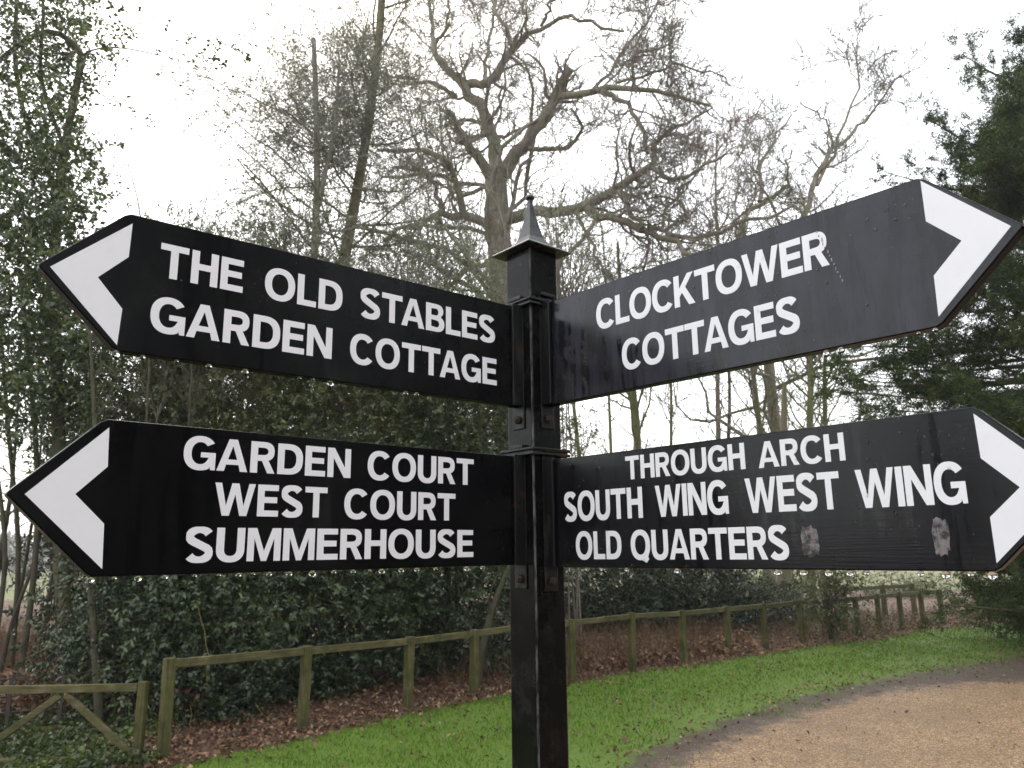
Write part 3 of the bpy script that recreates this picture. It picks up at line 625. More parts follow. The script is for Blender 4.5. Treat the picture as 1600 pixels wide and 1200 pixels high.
# short return fence behind the corner
fb = empty('short_return_fence', gnd(1322, 972)); tag(fb, 'short run of timber fence behind the far end of the long one', 'fence'); f1 = Vector(fb.location)
bp = [Vector(gnd(x, y)) - f1 for x, y in ((1322, 972), (1384, 966), (1430, 962))]
for p in bp:
    V, Fc = box_data(-.05, .05, -.05, .05, -.2, .78); bevel(link('fence_post', mesh_py('fence_post', [(a + p.x, b + p.y, c) for a, b, c in V], Fc), m_timber, fb), .006)
for a, b in zip(bp[:-1], bp[1:]):
    d = (b - a).normalized(); bevel(link('rail', mesh_py('rail', *bar(a + d * .055 + Vector((0, 0, .72)), b - d * .055 + Vector((0, 0, .72)), .05, .08)), m_timber, fb), .006)

gt = empty('wooden_gate', gnd(214, 1193)); tag(gt, 'low timber gate with V shaped braces at the left of the fence', 'gate'); g0 = Vector(gt.location)
gd = (Vector(gnd(-60, 1262)) - g0); gd.z = 0; gd.normalize(); gd = Vector((-1, -.10, 0)).normalized()
gtop = .60; gl = 3.0
def gp(u, z): return Vector((gd.x * u, gd.y * u, z))
for nm, a, b, wd, ht in (('top_rail', gp(.045, gtop), gp(gl, gtop + .03), .05, .062), ('bottom_rail', gp(.045, .03), gp(gl, .05), .05, .075), ('brace', gp(.62, gtop - .04), gp(.05, .075), .04, .055), ('brace', gp(.66, gtop - .04), gp(1.32, .075), .04, .055), ('brace', gp(2.0, gtop - .04), gp(1.40, .075), .045, .07)):
    bevel(link(nm, mesh_py(nm, *bar(a, b, wd, ht)), m_timber2, gt), .005)
V, Fc = bar(gp(0, -.02), gp(0, gtop + .045), .07, .07, (0, 1, 0)); bevel(link('stile', mesh_py('stile', V, Fc), m_timber, gt), .005)

ir = empty('iron_estate_fence', gnd(91, 1142)); tag(ir, 'thin dark iron estate railing behind the wooden gate', 'fence'); i0 = Vector(ir.location)
ipx = [(-110, 1165), (8, 1152), (91, 1142), (173, 1132), (255, 1124), (330, 1117)]
ip = [Vector(gnd(*q)) - i0 for q in ipx]
for p in ip: bevel(link('upright', mesh_py('upright', *bar(p + Vector((0, 0, -.1)), p + Vector((0, 0, .56)), .035, .012, (0, 1, 0))), m_rail, ir), .002)
for z in (.53, .37, .22, .08):
    link('iron_rail', mesh_py('iron_rail', *sweep([tuple(p + Vector((0, .01, z))) for p in ip], .008, 6)), m_rail, ir, True)

# ------------------------------------------------------------------ vegetation machinery
def tubes(P, Rr, k=4):
    """P (M,N,3) centre lines, Rr (M,N) radii -> V, quads"""
    M_, N_ = Rr.shape; T = np.gradient(P, axis=1); T /= np.linalg.norm(T, axis=2)[..., None] + 1e-9
    ref = np.where(np.abs(T[..., 2:3]) < .85, np.array([0, 0, 1.]), np.array([1., 0, 0])); ref = np.broadcast_to(ref[:, :1], T.shape)
    A = np.cross(T, ref); A /= np.linalg.norm(A, axis=2)[..., None] + 1e-9; B = np.cross(T, A)
    a = np.arange(k) * 2 * PI / k
    V = P[:, :, None] + Rr[:, :, None, None] * (A[:, :, None] * np.cos(a)[:, None] + B[:, :, None] * np.sin(a)[:, None])
    base = (np.arange(M_) * N_ * k)[:, None, None] + (np.arange(N_ - 1) * k)[None, :, None]; j = np.arange(k)[None, None]
    jn = (j + 1) % k; Q = np.stack([base + j, base + jn, base + jn + k, base + j + k], -1).reshape(-1, 4)
    return V.reshape(-1, 3), Q
def resample(pts, n, smooth=True):
    P = np.array(pts, float); s = np.r_[0, np.cumsum(np.linalg.norm(np.diff(P, axis=0), axis=1))]; t = np.linspace(0, s[-1], n)
    Q = np.stack([np.interp(t, s, P[:, i]) for i in range(P.shape[1])], 1)
    if smooth:
        for _ in range(2): Q[1:-1] = Q[1:-1] * .5 + (Q[:-2] + Q[2:]) * .25
    return Q
def grow(P, Rr, n, L, ang=(35, 70), wob=.35, up=.1, N_=6, tmin=.2, rfac=.55, taper=.35, absL=False, out=None, flat=0.0):
    """n children on each parent curve"""
    M_, Np = Rr.shape; t = rng.uniform(tmin, 1, (M_, n)) * (Np - 1.001); i = t.astype(int); f = (t - i)[..., None]; m = np.arange(M_)[:, None]
    S0 = P[m, i] * (1 - f) + P[m, i + 1] * f; D0 = P[m, i + 1] - P[m, i]; D0 /= np.linalg.norm(D0, axis=2)[..., None] + 1e-9
    r0 = (Rr[m, i] * (1 - f[..., 0]) + Rr[m, i + 1] * f[..., 0]).ravel() * rfac * rng.uniform(.7, 1.1, M_ * n)
    S0 = S0.reshape(-1, 3); D0 = D0.reshape(-1, 3); K = len(S0)
    Z = rng.normal(size=(K, 3)); Z[:, 2] *= (1 - flat); Z -= D0 * (Z * D0).sum(1)[:, None]; Z /= np.linalg.norm(Z, axis=1)[:, None] + 1e-9
    a = np.radians(rng.uniform(*ang, K))[:, None]; D = D0 * np.cos(a) + Z * np.sin(a)
    if absL: Lc = L * rng.uniform(.5, 1.25, K)
    else:
        pl = np.linalg.norm(np.diff(P, axis=1), axis=2).sum(1); Lc = np.repeat(pl, n) * L * rng.uniform(.5, 1.3, K) * (1.15 - .55 * (t.ravel() / (Np - 1)))
    step = (Lc / (N_ - 1))[:, None]; C = np.empty((K, N_, 3)); C[:, 0] = S0
    for q in range(1, N_):
        D = D + rng.normal(size=(K, 3)) * wob; D[:, 2] += up; D /= np.linalg.norm(D, axis=1)[:, None]; C[:, q] = C[:, q - 1] + D * step
    R2 = r0[:, None] * np.linspace(1, taper, N_)[None]
    if not absL:                                  # short shoots carry fewer side shoots
        k = rng.random(K) < np.repeat(np.clip(pl / (np.mean(pl) * 1.1), .08, 1), n); C = C[k]; R2 = R2[k]
    return C, R2
def toground(Q):
    Q = np.array(Q); b = Q[0].copy(); b[2] = -.06; return np.concatenate([b[None], Q]) if Q[0][2] > .02 else Q
def tree(name, label, cat, loc, limbs, parts, group=None):
    """parts: list of (part name, mesh, material, smooth)"""
    t = empty(name, loc); tag(t, label, cat, group)
    for nm, me, mt, sm, kd in parts:
        me.transform(Matrix.Translation(-Vector(loc))); o = link(nm, me, mt, t, sm)
        if kd: o['kind'] = kd
    return t
def cat_mesh(name, VQ):
    Vs, Fs, k = [], [], 0
    for V_, Q_ in VQ: Vs.append(V_); Fs.append(Q_ + k); k += len(V_)
    return mesh_np(name, np.concatenate(Vs), np.concatenate(Fs))
def leaf_on(P, per, spread, size, wratio=.3, zb=-.1, tmin=.3, nz=.5):
    """leaves scattered round the outer part of curves"""
    M_, N_, _ = P.shape; t = rng.uniform(tmin, 1, (M_, per)) * (N_ - 1.001); i = t.astype(int); f = (t - i)[..., None]; m = np.arange(M_)[:, None]
    C = (P[m, i] * (1 - f) + P[m, i + 1] * f).reshape(-1, 3) + rng.normal(size=(M_ * per, 3)) * spread
    n = len(C); s = size * rng.uniform(.6, 1.3, n); return C, rdir(n, zb, .8), rdir(n, nz, .8), s, s * wratio

# ------------------------------------------------------------------ the big oak
def oak(name, label, base, limbs_px, d0, twig_mat, n1=14, n2=8, n3=5, lenf=.55, dj=1.5, thin=.0078, trunkpart=None):
    L0 = []; R0 = []; big = []
    for pts, dpt, r0, r1 in limbs_px:
        Q = [at(x, y, d0 + dd) for (x, y), dd in zip(pts, np.linspace(dpt[0], dpt[1], len(pts)))]
        Q = resample(Q, 10); 
        L0.append(Q); R0.append(np.linspace(r0, r1, 10))
    L0 = np.array(L0); R0 = np.array(R0)
    J = L0.copy(); J[:, 1:-1] += rng.normal(size=J[:, 1:-1].shape) * .05; L0 = J
    a = tubes(L0, R0, 9)
    wood = [a]
    P1, r1 = grow(L0, R0, n1, lenf, (35, 75), .33, .10, 7, .25, .42, .35); r1 = np.clip(r1, .014, .07)
    P2, r2 = grow(P1, r1, n2, .62, (30, 65), .36, .10, 7, .15, .5, .3); r2 = np.maximum(r2 * .85, .008)
    P3, r3 = grow(P2, r2, n3, .6, (25, 60), .26, .08, 6, .15, .5, .4); r3 = np.maximum(r3, thin)
    P4, r4 = grow(P3, r3, 3, .75, (25, 50), .16, .06, 4, .2, .6, .6); r4 = np.maximum(r4 * .8, thin * .8)
    trunk = cat_mesh('trunk', [(tubes(L0[:1], R0[:1], 12))])
    limbs = cat_mesh('limbs', [tubes(L0[1:], R0[1:], 8), tubes(P1, r1, 5)])
    tw = cat_mesh('twigs', [tubes(P2, r2, 4), tubes(P3, r3, 3), tubes(P4, r4, 3)])
    return tree(name, label, 'tree', base, None, [('trunk', trunk, m_oak, True, None), ('limbs', limbs, m_oak, True, 'stuff'), ('crown', tw, twig_mat, True, 'stuff')])
D0 = 22
def R_(px): return px * D0 / 1206 / 2
oakL = [
 ([(795, 960), (790, 700), (785, 480), (784, 337), (774, 275)], (0, 0), R_(50), R_(37)),
 ([(772, 285), (746, 240), (727, 221), (712, 187), (700, 175)], (0, -2), R_(20), R_(9)),
 ([(776, 285), (774, 225), (765, 180), (742, 161), (724, 139), (712, 118)], (0, .5), R_(25), R_(17)),
 ([(712, 122), (690, 108), (677, 82), (680, 67), (675, 37), (671, -10)], (.5, 1.5), R_(14), R_(5)),
 ([(680, 70), (693, 50), (703, 30), (700, 0)], (.5, 0), R_(7), R_(4)),
 ([(724, 133), (750, 127), (780, 128), (784, 94), (799, 71), (825, 52)], (.5, -1), R_(17), R_(11)),
 ([(825, 52), (855, 37), (877, 24), (919, 32), (975, 49)], (-1, -2), R_(8), R_(4)),
 ([(799, 71), (791, 37), (772, 19), (769, -10)], (-1, -.5), R_(8), R_(6)),
 ([(825, 50), (821, 19), (817, -10)], (-1, -1), R_(6), R_(4)),
 ([(845, 41), (862, 8), (866, -10)], (-1, -2), R_(6), R_(4)),
 ([(757, 127), (760, 90), (757, 70), (772, 35), (775, 0)], (.5, 2), R_(8), R_(5)),
 ([(785, 275), (800, 252), (821, 225), (844, 191), (866, 161), (881, 139), (891, 107)], (0, -1.5), R_(26), R_(13)),
 ([(876, 150), (887, 148), (917, 146), (940, 142), (962, 128), (989, 135), (1019, 144), (1060, 150), (1110, 165)], (-1.4, -3), R_(13), R_(4)),
 ([(940, 144), (962, 154), (985, 163), (1000, 190), (1010, 220), (1012, 240)], (-2, -3), R_(9), R_(5)),
 ([(925, 142), (947, 112), (974, 82), (992, 56), (1022, 22), (1034, -8)], (-2, -1), R_(6), R_(3)),
 ([(989, 140), (992, 100), (985, 78), (1015, 75), (1045, 75), (1055, 50)], (-2, -2), R_(6), R_(3)),
 ([(962, 130), (1000, 120), (1040, 103), (1090, 103), (1130, 120)], (-2, -3), R_(5), R_(2.5)),
 ([(826, 232), (870, 236), (900, 225), (911, 214), (911, 195), (892, 169)], (-.5, -2), R_(9), R_(4)),
 ([(782, 345), (830, 322), (887, 337), (917, 328), (940, 300), (974, 289), (1019, 259)], (0, -3), R_(22), R_(11)),
 ([(917, 326), (955, 341), (1000, 360), (1030, 364), (1060, 382), (1090, 400)], (-2, -4), R_(14), R_(6)),
 ([(966, 298), (981, 330), (1004, 356)], (-2.5, -3.5), R_(9), R_(6)),
 ([(1019, 262), (1041, 289), (1067, 277), (1101, 262), (1135, 240)], (-3, -4), R_(8), R_(3.5)),
 ([(1020, 258), (1015, 225), (1045, 210), (1067, 191), (1112, 169)], (-3, -2), R_(9), R_(3)),
 ([(1034, 362), (1041, 319), (1075, 289), (1094, 262)], (-3, -2.5), R_(5), R_(3)),
 ([(1000, 360), (1040, 352), (1075, 349), (1079, 322), (1060, 307), (1011, 311)], (-3, -3), R_(6), R_(3)),
 ([(1040, 365), (1100, 375), (1150, 350), (1200, 345), (1240, 320)], (-3, -4), R_(8), R_(4)),
 ([(776, 352), (740, 342), (710, 332), (680, 335), (665, 358), (637, 356)], (0, -2), R_(18), R_(6)),
 ([(724, 335), (709, 300), (724, 277), (712, 255), (682, 236), (637, 229), (590, 234)], (-1, -3), R_(13), R_(5)),
 ([(690, 332), (690, 300), (667, 270), (637, 259), (610, 270)], (-1, -2), R_(9), R_(4)),
 ([(712, 150), (690, 139), (649, 127), (600, 116)], (.5, -1), R_(9), R_(4)),
 ([(772, 400), (742, 420), (705, 437), (699, 455)], (0, -2.5), R_(9), R_(6)),
 ([(900, 330), (940, 420), (960, 440)], (-2, -3), R_(6), R_(4)),
]
oak('oak_tree', 'great bare gnarled oak rising straight behind the post finial', tuple(at(795, 960, D0) * [1, 1, 0]), oakL, D0, m_oaktw)
oak2 = [
 ([(1215, 960), (1213, 700), (1205, 600), (1190, 450), (1170, 385), (1155, 365)], (0, 0), R_(24), R_(16)),
 ([(1180, 410), (1220, 370), (1262, 350), (1270, 333), (1257, 303), (1277, 290), (1280, 263), (1297, 233)], (0, 0), R_(13), R_(9)),
 ([(1297, 233), (1320, 217), (1347, 197), (1367, 167), (1390, 135), (1407, 117)], (0, 0), R_(7), R_(2.5)),
 ([(1277, 290), (1300, 265), (1310, 230), (1317, 187), (1343, 147), (1355, 110), (1330, 63)], (0, 0), R_(7), R_(2.2)),
 ([(1355, 110), (1375, 90), (1395, 78)], (0, 0), R_(4), R_(2)),
 ([(1300, 228), (1300, 200), (1283, 180), (1250, 160)], (0, 0), R_(5), R_(2.5)),
 ([(1155, 370), (1161, 337), (1187, 315), (1229, 307), (1230, 270)], (0, 1), R_(12), R_(4)),
 ([(1187, 315), (1191, 292), (1184, 262), (1210, 214), (1236, 180)], (0, 1), R_(9), R_(3)),
 ([(1262, 350), (1300, 330), (1340, 318), (1370, 320)], (0, 1), R_(8), R_(3)),
 ([(1229, 307), (1240, 290), (1225, 262), (1238, 235)], (0, -1), R_(6), R_(3)),
]
oak('oak_tree', 'bare crooked tree whose limbs rise above the CLOCKTOWER board', tuple(at(1215, 960, D0) * [1, 1, 0]), oak2, D0 + 2, m_oaktw, 14, 8, 5, .42)

# ------------------------------------------------------------------ slim bare trees in the gap on the right and behind
def slim(label, pts, d, r, mat, twm, n1=22, len1=2.2, group=None, wob=.2, up=.14, thin=.0085, tm=.2, n2=6, fork=None):
    Q = resample(toground([at(x, y, d) for x, y in pts]), 14); base = (Q[0][0], Q[0][1], 0.)
    P0 = Q[None]; r0 = np.linspace(r, r * .25, 14)[None]
    P1, r1 = grow(P0, r0, n1, len1, (35, 65), wob, up, 8, tm, .4, .3, absL=True); r1 = np.maximum(r1, thin * 1.5)
    P2, r2 = grow(P1, r1, n2, .5, (30, 60), wob, up * .6, 6, .2, .55, .4); r2 = np.maximum(r2, thin)
    P3, r3 = grow(P2, r2, 4, .5, (30, 60), wob, .05, 4, .2, .55, .5); r3 = np.maximum(r3, thin * .8)
    return tree('bare_tree', label, 'tree', base, None, [('trunk', cat_mesh('trunk', [tubes(P0, r0, 9)]), mat, True, None), ('limbs', cat_mesh('limbs', [tubes(P1, r1, 5)]), mat, True, 'stuff'), ('crown', cat_mesh('crown', [tubes(P2, r2, 3), tubes(P3, r3, 3)]), twm, True, 'stuff')], group)
G1 = 'slim bare trees beyond the fence'
slim('green stained forked bare trunk nearest the post, seen between the right boards', [(1000, 985), (997, 800), (996, 700), (997, 640), (985, 590), (970, 480), (965, 380)], 24, .19, m_green, m_oaktw, 34, 2.6, G1)
slim('slender bare tree with spreading branches right of the green forked trunk', [(1050, 970), (1048, 700), (1050, 600), (1046, 520), (1040, 430), (1045, 340)], 27, .085, m_green, m_oaktw, 32, 2.9, G1)
slim('dark bare sapling leaning in the middle of the bright gap between boards', [(1128, 960), (1135, 710), (1143, 640), (1138, 560), (1130, 470), (1135, 400)], 26, .10, m_dark, m_dark, 28, 2.9, G1)
slim('bare trunk left of a closely spaced pair, above the letters ARCH', [(1200, 950), (1190, 700), (1183, 620), (1172, 560), (1165, 470), (1150, 380)], 23, .13, m_green, m_oaktw, 30, 2.6, G1)
slim('crowded twiggy tree left of the yew in the gap between boards', [(1268, 960), (1262, 680), (1270, 600), (1262, 500), (1280, 420), (1275, 330)], 20, .13, m_green, m_green, 48, 2.4, G1, .25)
slim('bare stem beside the yew branch tips, under the CLOCKTOWER arrow', [(1292, 960), (1290, 680), (1287, 560), (1300, 420)], 21, .11, m_green, m_green, 24, 2.0, G1)
slim('reddish twigged bare tree standing behind the CLOCKTOWER board', [(1130, 960), (1120, 600), (1125, 400), (1115, 300), (1120, 210)], 27, .12, m_oak, m_redtw, 60, 3.4, G1, .28, .16, .009, .5, 8)
slim('thin bare tree rising behind the cap of the post', [(920, 960), (905, 700), (880, 500), (870, 420), (868, 330)], 18, .07, m_green, m_oaktw, 26, 1.7, G1, .25)
slim('thin bare tree behind the oak, right of the finial', [(960, 960), (955, 700), (945, 480), (950, 400), (935, 330)], 29, .09, m_green, m_oaktw, 26, 2.4, G1, .22)

# ------------------------------------------------------------------ evergreen bushes (hollies) behind the fence
def bush(name, label, cat, c, rad, ncl, per, size, mat, wood, spread=.16, wr=.28, stems=4, group=None, zb=-.15, shell=.35, rstem=.03, low=0.0, vines=26):
    """c centre, rad radii; clumps of leaves on a radiating skeleton from the ground"""
    c = np.array(c, float); rad = np.array(rad, float); base = np.array([c[0], c[1], 0.])
    U = rdir(ncl); rr = rng.uniform(shell, 1, ncl) ** .6; bumpy = 1 + .16 * np.sin(U[:, 0] * 7 + c[0] * 3) * np.sin(U[:, 2] * 6 + c[1]) + rng.normal(0, .07, ncl)
    K = c + U * rr[:, None] * rad * bumpy[:, None]; K[:, 2] = np.maximum(K[:, 2], low + .08 + rng.random(ncl) * .2)
    # branches: from a stem point to each clump (a subset)
    nb = min(ncl, 170); sel = rng.choice(ncl, nb, replace=False); T = K[sel]
    st = []; 
    for q in range(stems):
        top = c + np.array([rng.normal(0, .35) * rad[0], rng.normal(0, .3) * rad[1], rad[2] * .75]); b0 = base + np.array([rng.normal(0, .12), rng.normal(0, .12), -.05])
        st.append(resample([b0, b0 * .5 + top * .5 + rng.normal(0, .12, 3), top], 8))
    st = np.array(st); rs = np.linspace(rstem * rad[2] * .6, rstem * .25, 8)[None].repeat(stems, 0)
    si = rng.integers(0, stems, nb); ti = np.clip((T[:, 2] / (c[2] + rad[2] * .75) * 7 - .9).astype(int), 0, 7); S0 = st[si, ti]
    t = np.linspace(0, 1, 6)[None, :, None]; Br = S0[:, None] * (1 - t) + T[:, None] * t; Br[:, 1:-1] += rng.normal(0, .05, Br[:, 1:-1].shape); Br[:, :, 2] += (np.sin(t[..., 0] * PI) * .08)
    rb = np.linspace(.011, .004, 6)[None].repeat(nb, 0)
    ns = max(3, per // 8); n = ncl * ns; C = np.repeat(K, ns, 0) + rng.normal(size=(n, 3)) * spread * np.array([1.1, 1.1, .7]); C[:, 2] = np.maximum(C[:, 2], .05)
    out = C - (c + (base - c) * .3); out /= np.linalg.norm(out, axis=1)[:, None] + 1e-9
    me = sprigs('crown', C, out * .8 + rdir(n) * .8, 8, size * 3.2, size, wr)
    nv = vines; U2 = rdir(nv, .5); S1 = c + U2 * rad * .8; V1 = np.empty((nv, 8, 3)); V1[:, 0] = S1; dd = U2 * .8 + rdir(nv, .4) * .7
    for q in range(1, 8): dd = dd + rng.normal(0, .18, dd.shape); dd[:, 2] -= .16; dd /= np.linalg.norm(dd, axis=1)[:, None]; V1[:, q] = V1[:, q - 1] + dd * .13 * rng.uniform(.9, 1.2)
    V1[:, :, 2] = np.maximum(V1[:, :, 2], .02); rv = np.linspace(.0055, .002, 8)[None].repeat(nv, 0)
    return tree(name, label, cat, tuple(base), None, [('trunk', cat_mesh('trunk', [tubes(st, rs, 7), tubes(Br, rb, 4)]), wood, True, None), ('vines', cat_mesh('vines', [tubes(V1, rv, 3)]), m_vine, True, 'stuff'), ('crown', me, mat, False, 'stuff')], group)
def pbush(name, label, cat, x, y, d, rx, rz, ncl, **k):
    """x,y pixel centre, rx, rz in pixels"""
    m = d / 1206; c = at(x, y, d); ry = k.pop('ry', rx * m * .6); return bush(name, label, cat, c, (rx * m, ry, rz * m), ncl, k.pop('per', 70), k.pop('size', .05), k.pop('mat', m_holly), k.pop('wood', m_dark), **k)
GH = 'holly bushes behind the fence'
pbush('holly_bush', 'tall olive green holly behind the left arrowheads, left end of the thicket', 'bush', 215, 660, 11.2, 130, 270, 620, per=88, size=.058, mat=m_holly2, wood=m_green, spread=.17, group=GH)
pbush('holly_bush', 'dark holly low behind the first two fence posts, leaves glinting', 'bush', 290, 960, 8.9, 170, 200, 560, per=88, size=.058, group=GH)
pbush('holly_bush', 'olive green holly behind the GARDEN COTTAGE lettering', 'bush', 360, 610, 10.5, 150, 220, 600, per=88, size=.054, mat=m_holly2, wood=m_brown, group=GH)
pbush('holly_bush', 'dark holly overhanging the rail between second and third fence posts', 'bush', 500, 900, 10.2, 165, 215, 580, per=88, size=.058, group=GH)
pbush('holly_bush', 'holly behind the gap between the left boards, middle of the thicket', 'bush', 540, 640, 11.2, 150, 190, 560, per=88, size=.056, mat=m_holly2, wood=m_brown, group=GH)
pbush('holly_bush', 'dark holly behind the fence just left of the post', 'bush', 690, 860, 11.5, 155, 225, 600, per=88, size=.06, group=GH)
pbush('holly_bush', 'grey green holly beside the post between the left boards', 'bush', 700, 620, 12.0, 130, 160, 500, per=88, size=.056, mat=m_holly2, wood=m_brown, group=GH)
pbush('holly_bush', 'small dark holly at the right edge of the post behind the lower bracket', 'bush', 840, 740, 12.6, 90, 130, 200, per=75, size=.05, mat=m_holly2, group=GH)
pbush('holly_bush', 'big dark evergreen bush deep in the thicket behind the left arrowheads', 'bush', 260, 830, 14, 190, 260, 480, per=80, size=.09, mat=m_dkbush, spread=.25, group='bushes deep in the thicket')
pbush('holly_bush', 'big dark evergreen bush deep in the thicket behind the word COURT', 'bush', 620, 800, 15, 210, 230, 480, per=80, size=.09, mat=m_dkbush, spread=.25, group='bushes deep in the thicket')
GL_ = 'dark laurels behind the fence right of the post'
pbush('laurel_bush', 'broad dark laurel under the OLD QUARTERS lettering', 'bush', 960, 915, 16, 120, 95, 300, per=80, size=.075, mat=m_dkbush, spread=.22, group=GL_, low=.25)
pbush('laurel_bush', 'rounded dark laurel right of the broad one below the lower right board', 'bush', 1085, 925, 17, 105, 90, 280, per=80, size=.075, mat=m_dkbush, spread=.22, group=GL_, low=.25)
pbush('laurel_bush', 'dark shrub beside the pale trunk under the sticker residue', 'bush', 1195, 950, 18, 70, 50, 110, per=70, size=.07, mat=m_dkbush, spread=.2, group=GL_)
pbush('holly_sapling', 'grey green holly sapling standing in front of the fence rail', 'bush', 1300, 930, 14.6, 38, 45, 60, per=60, size=.06, mat=m_holly2, spread=.14, wood=m_dark)
pbush('holly_bush', 'distant green bush near the far end of the fence', 'bush', 1245, 905, 20, 50, 40, 60, per=60, size=.07, mat=m_holly2, spread=.22)
pbush('holly_bush', 'low green bush behind the last fence posts beside the yew', 'bush', 1410, 925, 27, 60, 34, 60, per=60, size=.07, mat=m_holly2, spread=.22)

# ------------------------------------------------------------------ the tall paired hollies left of the oak
def tall(label, pts, d, r, n1, lens, mat, wood, per=60, size=.045, forks=(), group=None, tm=.1):
    Q = resample(toground([at(x, y, d) for x, y in pts]), 16); P0 = [Q]; R0 = [np.linspace(r, r * .4, 16)]
    for fp, fr_ in forks: P0.append(resample([at(x, y, d) for x, y in fp], 16)); R0.append(np.linspace(fr_, fr_ * .4, 16))
    P0 = np.array(P0); R0 = np.array(R0)
    P1, r1 = grow(P0, R0, n1, lens, (55, 85), .13, .03, 8, tm, .3, .35, absL=True, flat=.3); r1 = np.clip(r1, .006, .022)
    f = 1.2 - .45 * (P1[:, :1, 2:3] - Q[:, 2].min()) / (Q[:, 2].max() - Q[:, 2].min()); P1 = P1[:, :1] + (P1 - P1[:, :1]) * f
    P2, r2 = grow(P1, r1, 17, .45, (35, 70), .18, -.03, 6, .15, .5, .4); r2 = np.maximum(r2, .0035)
    P3, r3 = grow(P2, r2, 7, .6, (30, 60), .2, 0, 4, .2, .5, .5); r3 = np.maximum(r3, .0025)
    C1 = leaf_on(P3, 3, .03, size, .26, .1); C2 = leaf_on(P2, 2, .03, size, .26, .1)
    lv = [np.concatenate([a, b]) for a, b in zip(C1, C2)]
    base = (Q[0][0], Q[0][1], 0.)
    return tree('tall_holly_tree', label, 'tree', base, None, [('trunk', cat_mesh('trunk', [tubes(P0, R0, 9)]), wood, True, None), ('limbs', cat_mesh('limbs', [tubes(P1, r1, 5), tubes(P2, r2, 3), tubes(P3, r3, 3)]), wood, True, 'stuff'), ('crown', leaves_mesh('crown', *lv), mat, False, 'stuff')], group)
tall('tall evergreen with a straight dark trunk, right one of the pair left of the oak', [(470, 1060), (485, 680), (505, 600), (522, 480), (553, 330), (575, 200), (592, 90), (600, -80)], 13, .15, 84, 2.05, m_tall, m_brown, 34)
tall('evergreen with a pale forked trunk, left one of the pair left of the oak', [(455, 1060), (470, 640), (488, 470), (492, 380), (497, 300), (494, 150), (490, 60)], 12.2, .105, 56, 2.25, m_tall, m_pale, 34, forks=[([(499, 320), (505, 280), (523, 210), (530, 100)], .05)])
slim('whippy bare sapling left of the paired evergreens above THE OLD', [(235, 600), (232, 400), (222, 320), (200, 250), (180, 190)], 9, .020, m_dark, m_oaktw, 14, .9, None, .12, .12, .002, .3, 3)
slim('second whippy bare sapling nearer the paired evergreens', [(300, 600), (305, 400), (312, 330), (335, 260), (345, 225)], 9.5, .018, m_dark, m_oaktw, 14, .8, None, .12, .12, .002, .3, 3)
pbush('holly_bush', 'sparse airy holly top showing above THE OLD lettering', 'bush', 290, 440, 10.2, 130, 110, 240, per=50, size=.045, mat=m_tall, wood=m_oaktw, spread=.13)
pbush('holly_bush', 'sparse holly left of the paired evergreens', 'bush', 440, 420, 11.2, 120, 125, 300, per=50, size=.045, mat=m_tall, wood=m_oaktw, spread=.15)
pbush('holly_bush', 'airy holly between the paired evergreens and the post cap', 'bush', 660, 460, 13.5, 140, 125, 420, per=60, size=.05, mat=m_tall, wood=m_oaktw, spread=.17)
pbush('holly_bush', 'airy holly spray right of the cap in front of the oak limb', 'bush', 880, 390, 14, 80, 85, 110, per=45, size=.045, mat=m_tall, wood=m_oaktw, spread=.16)

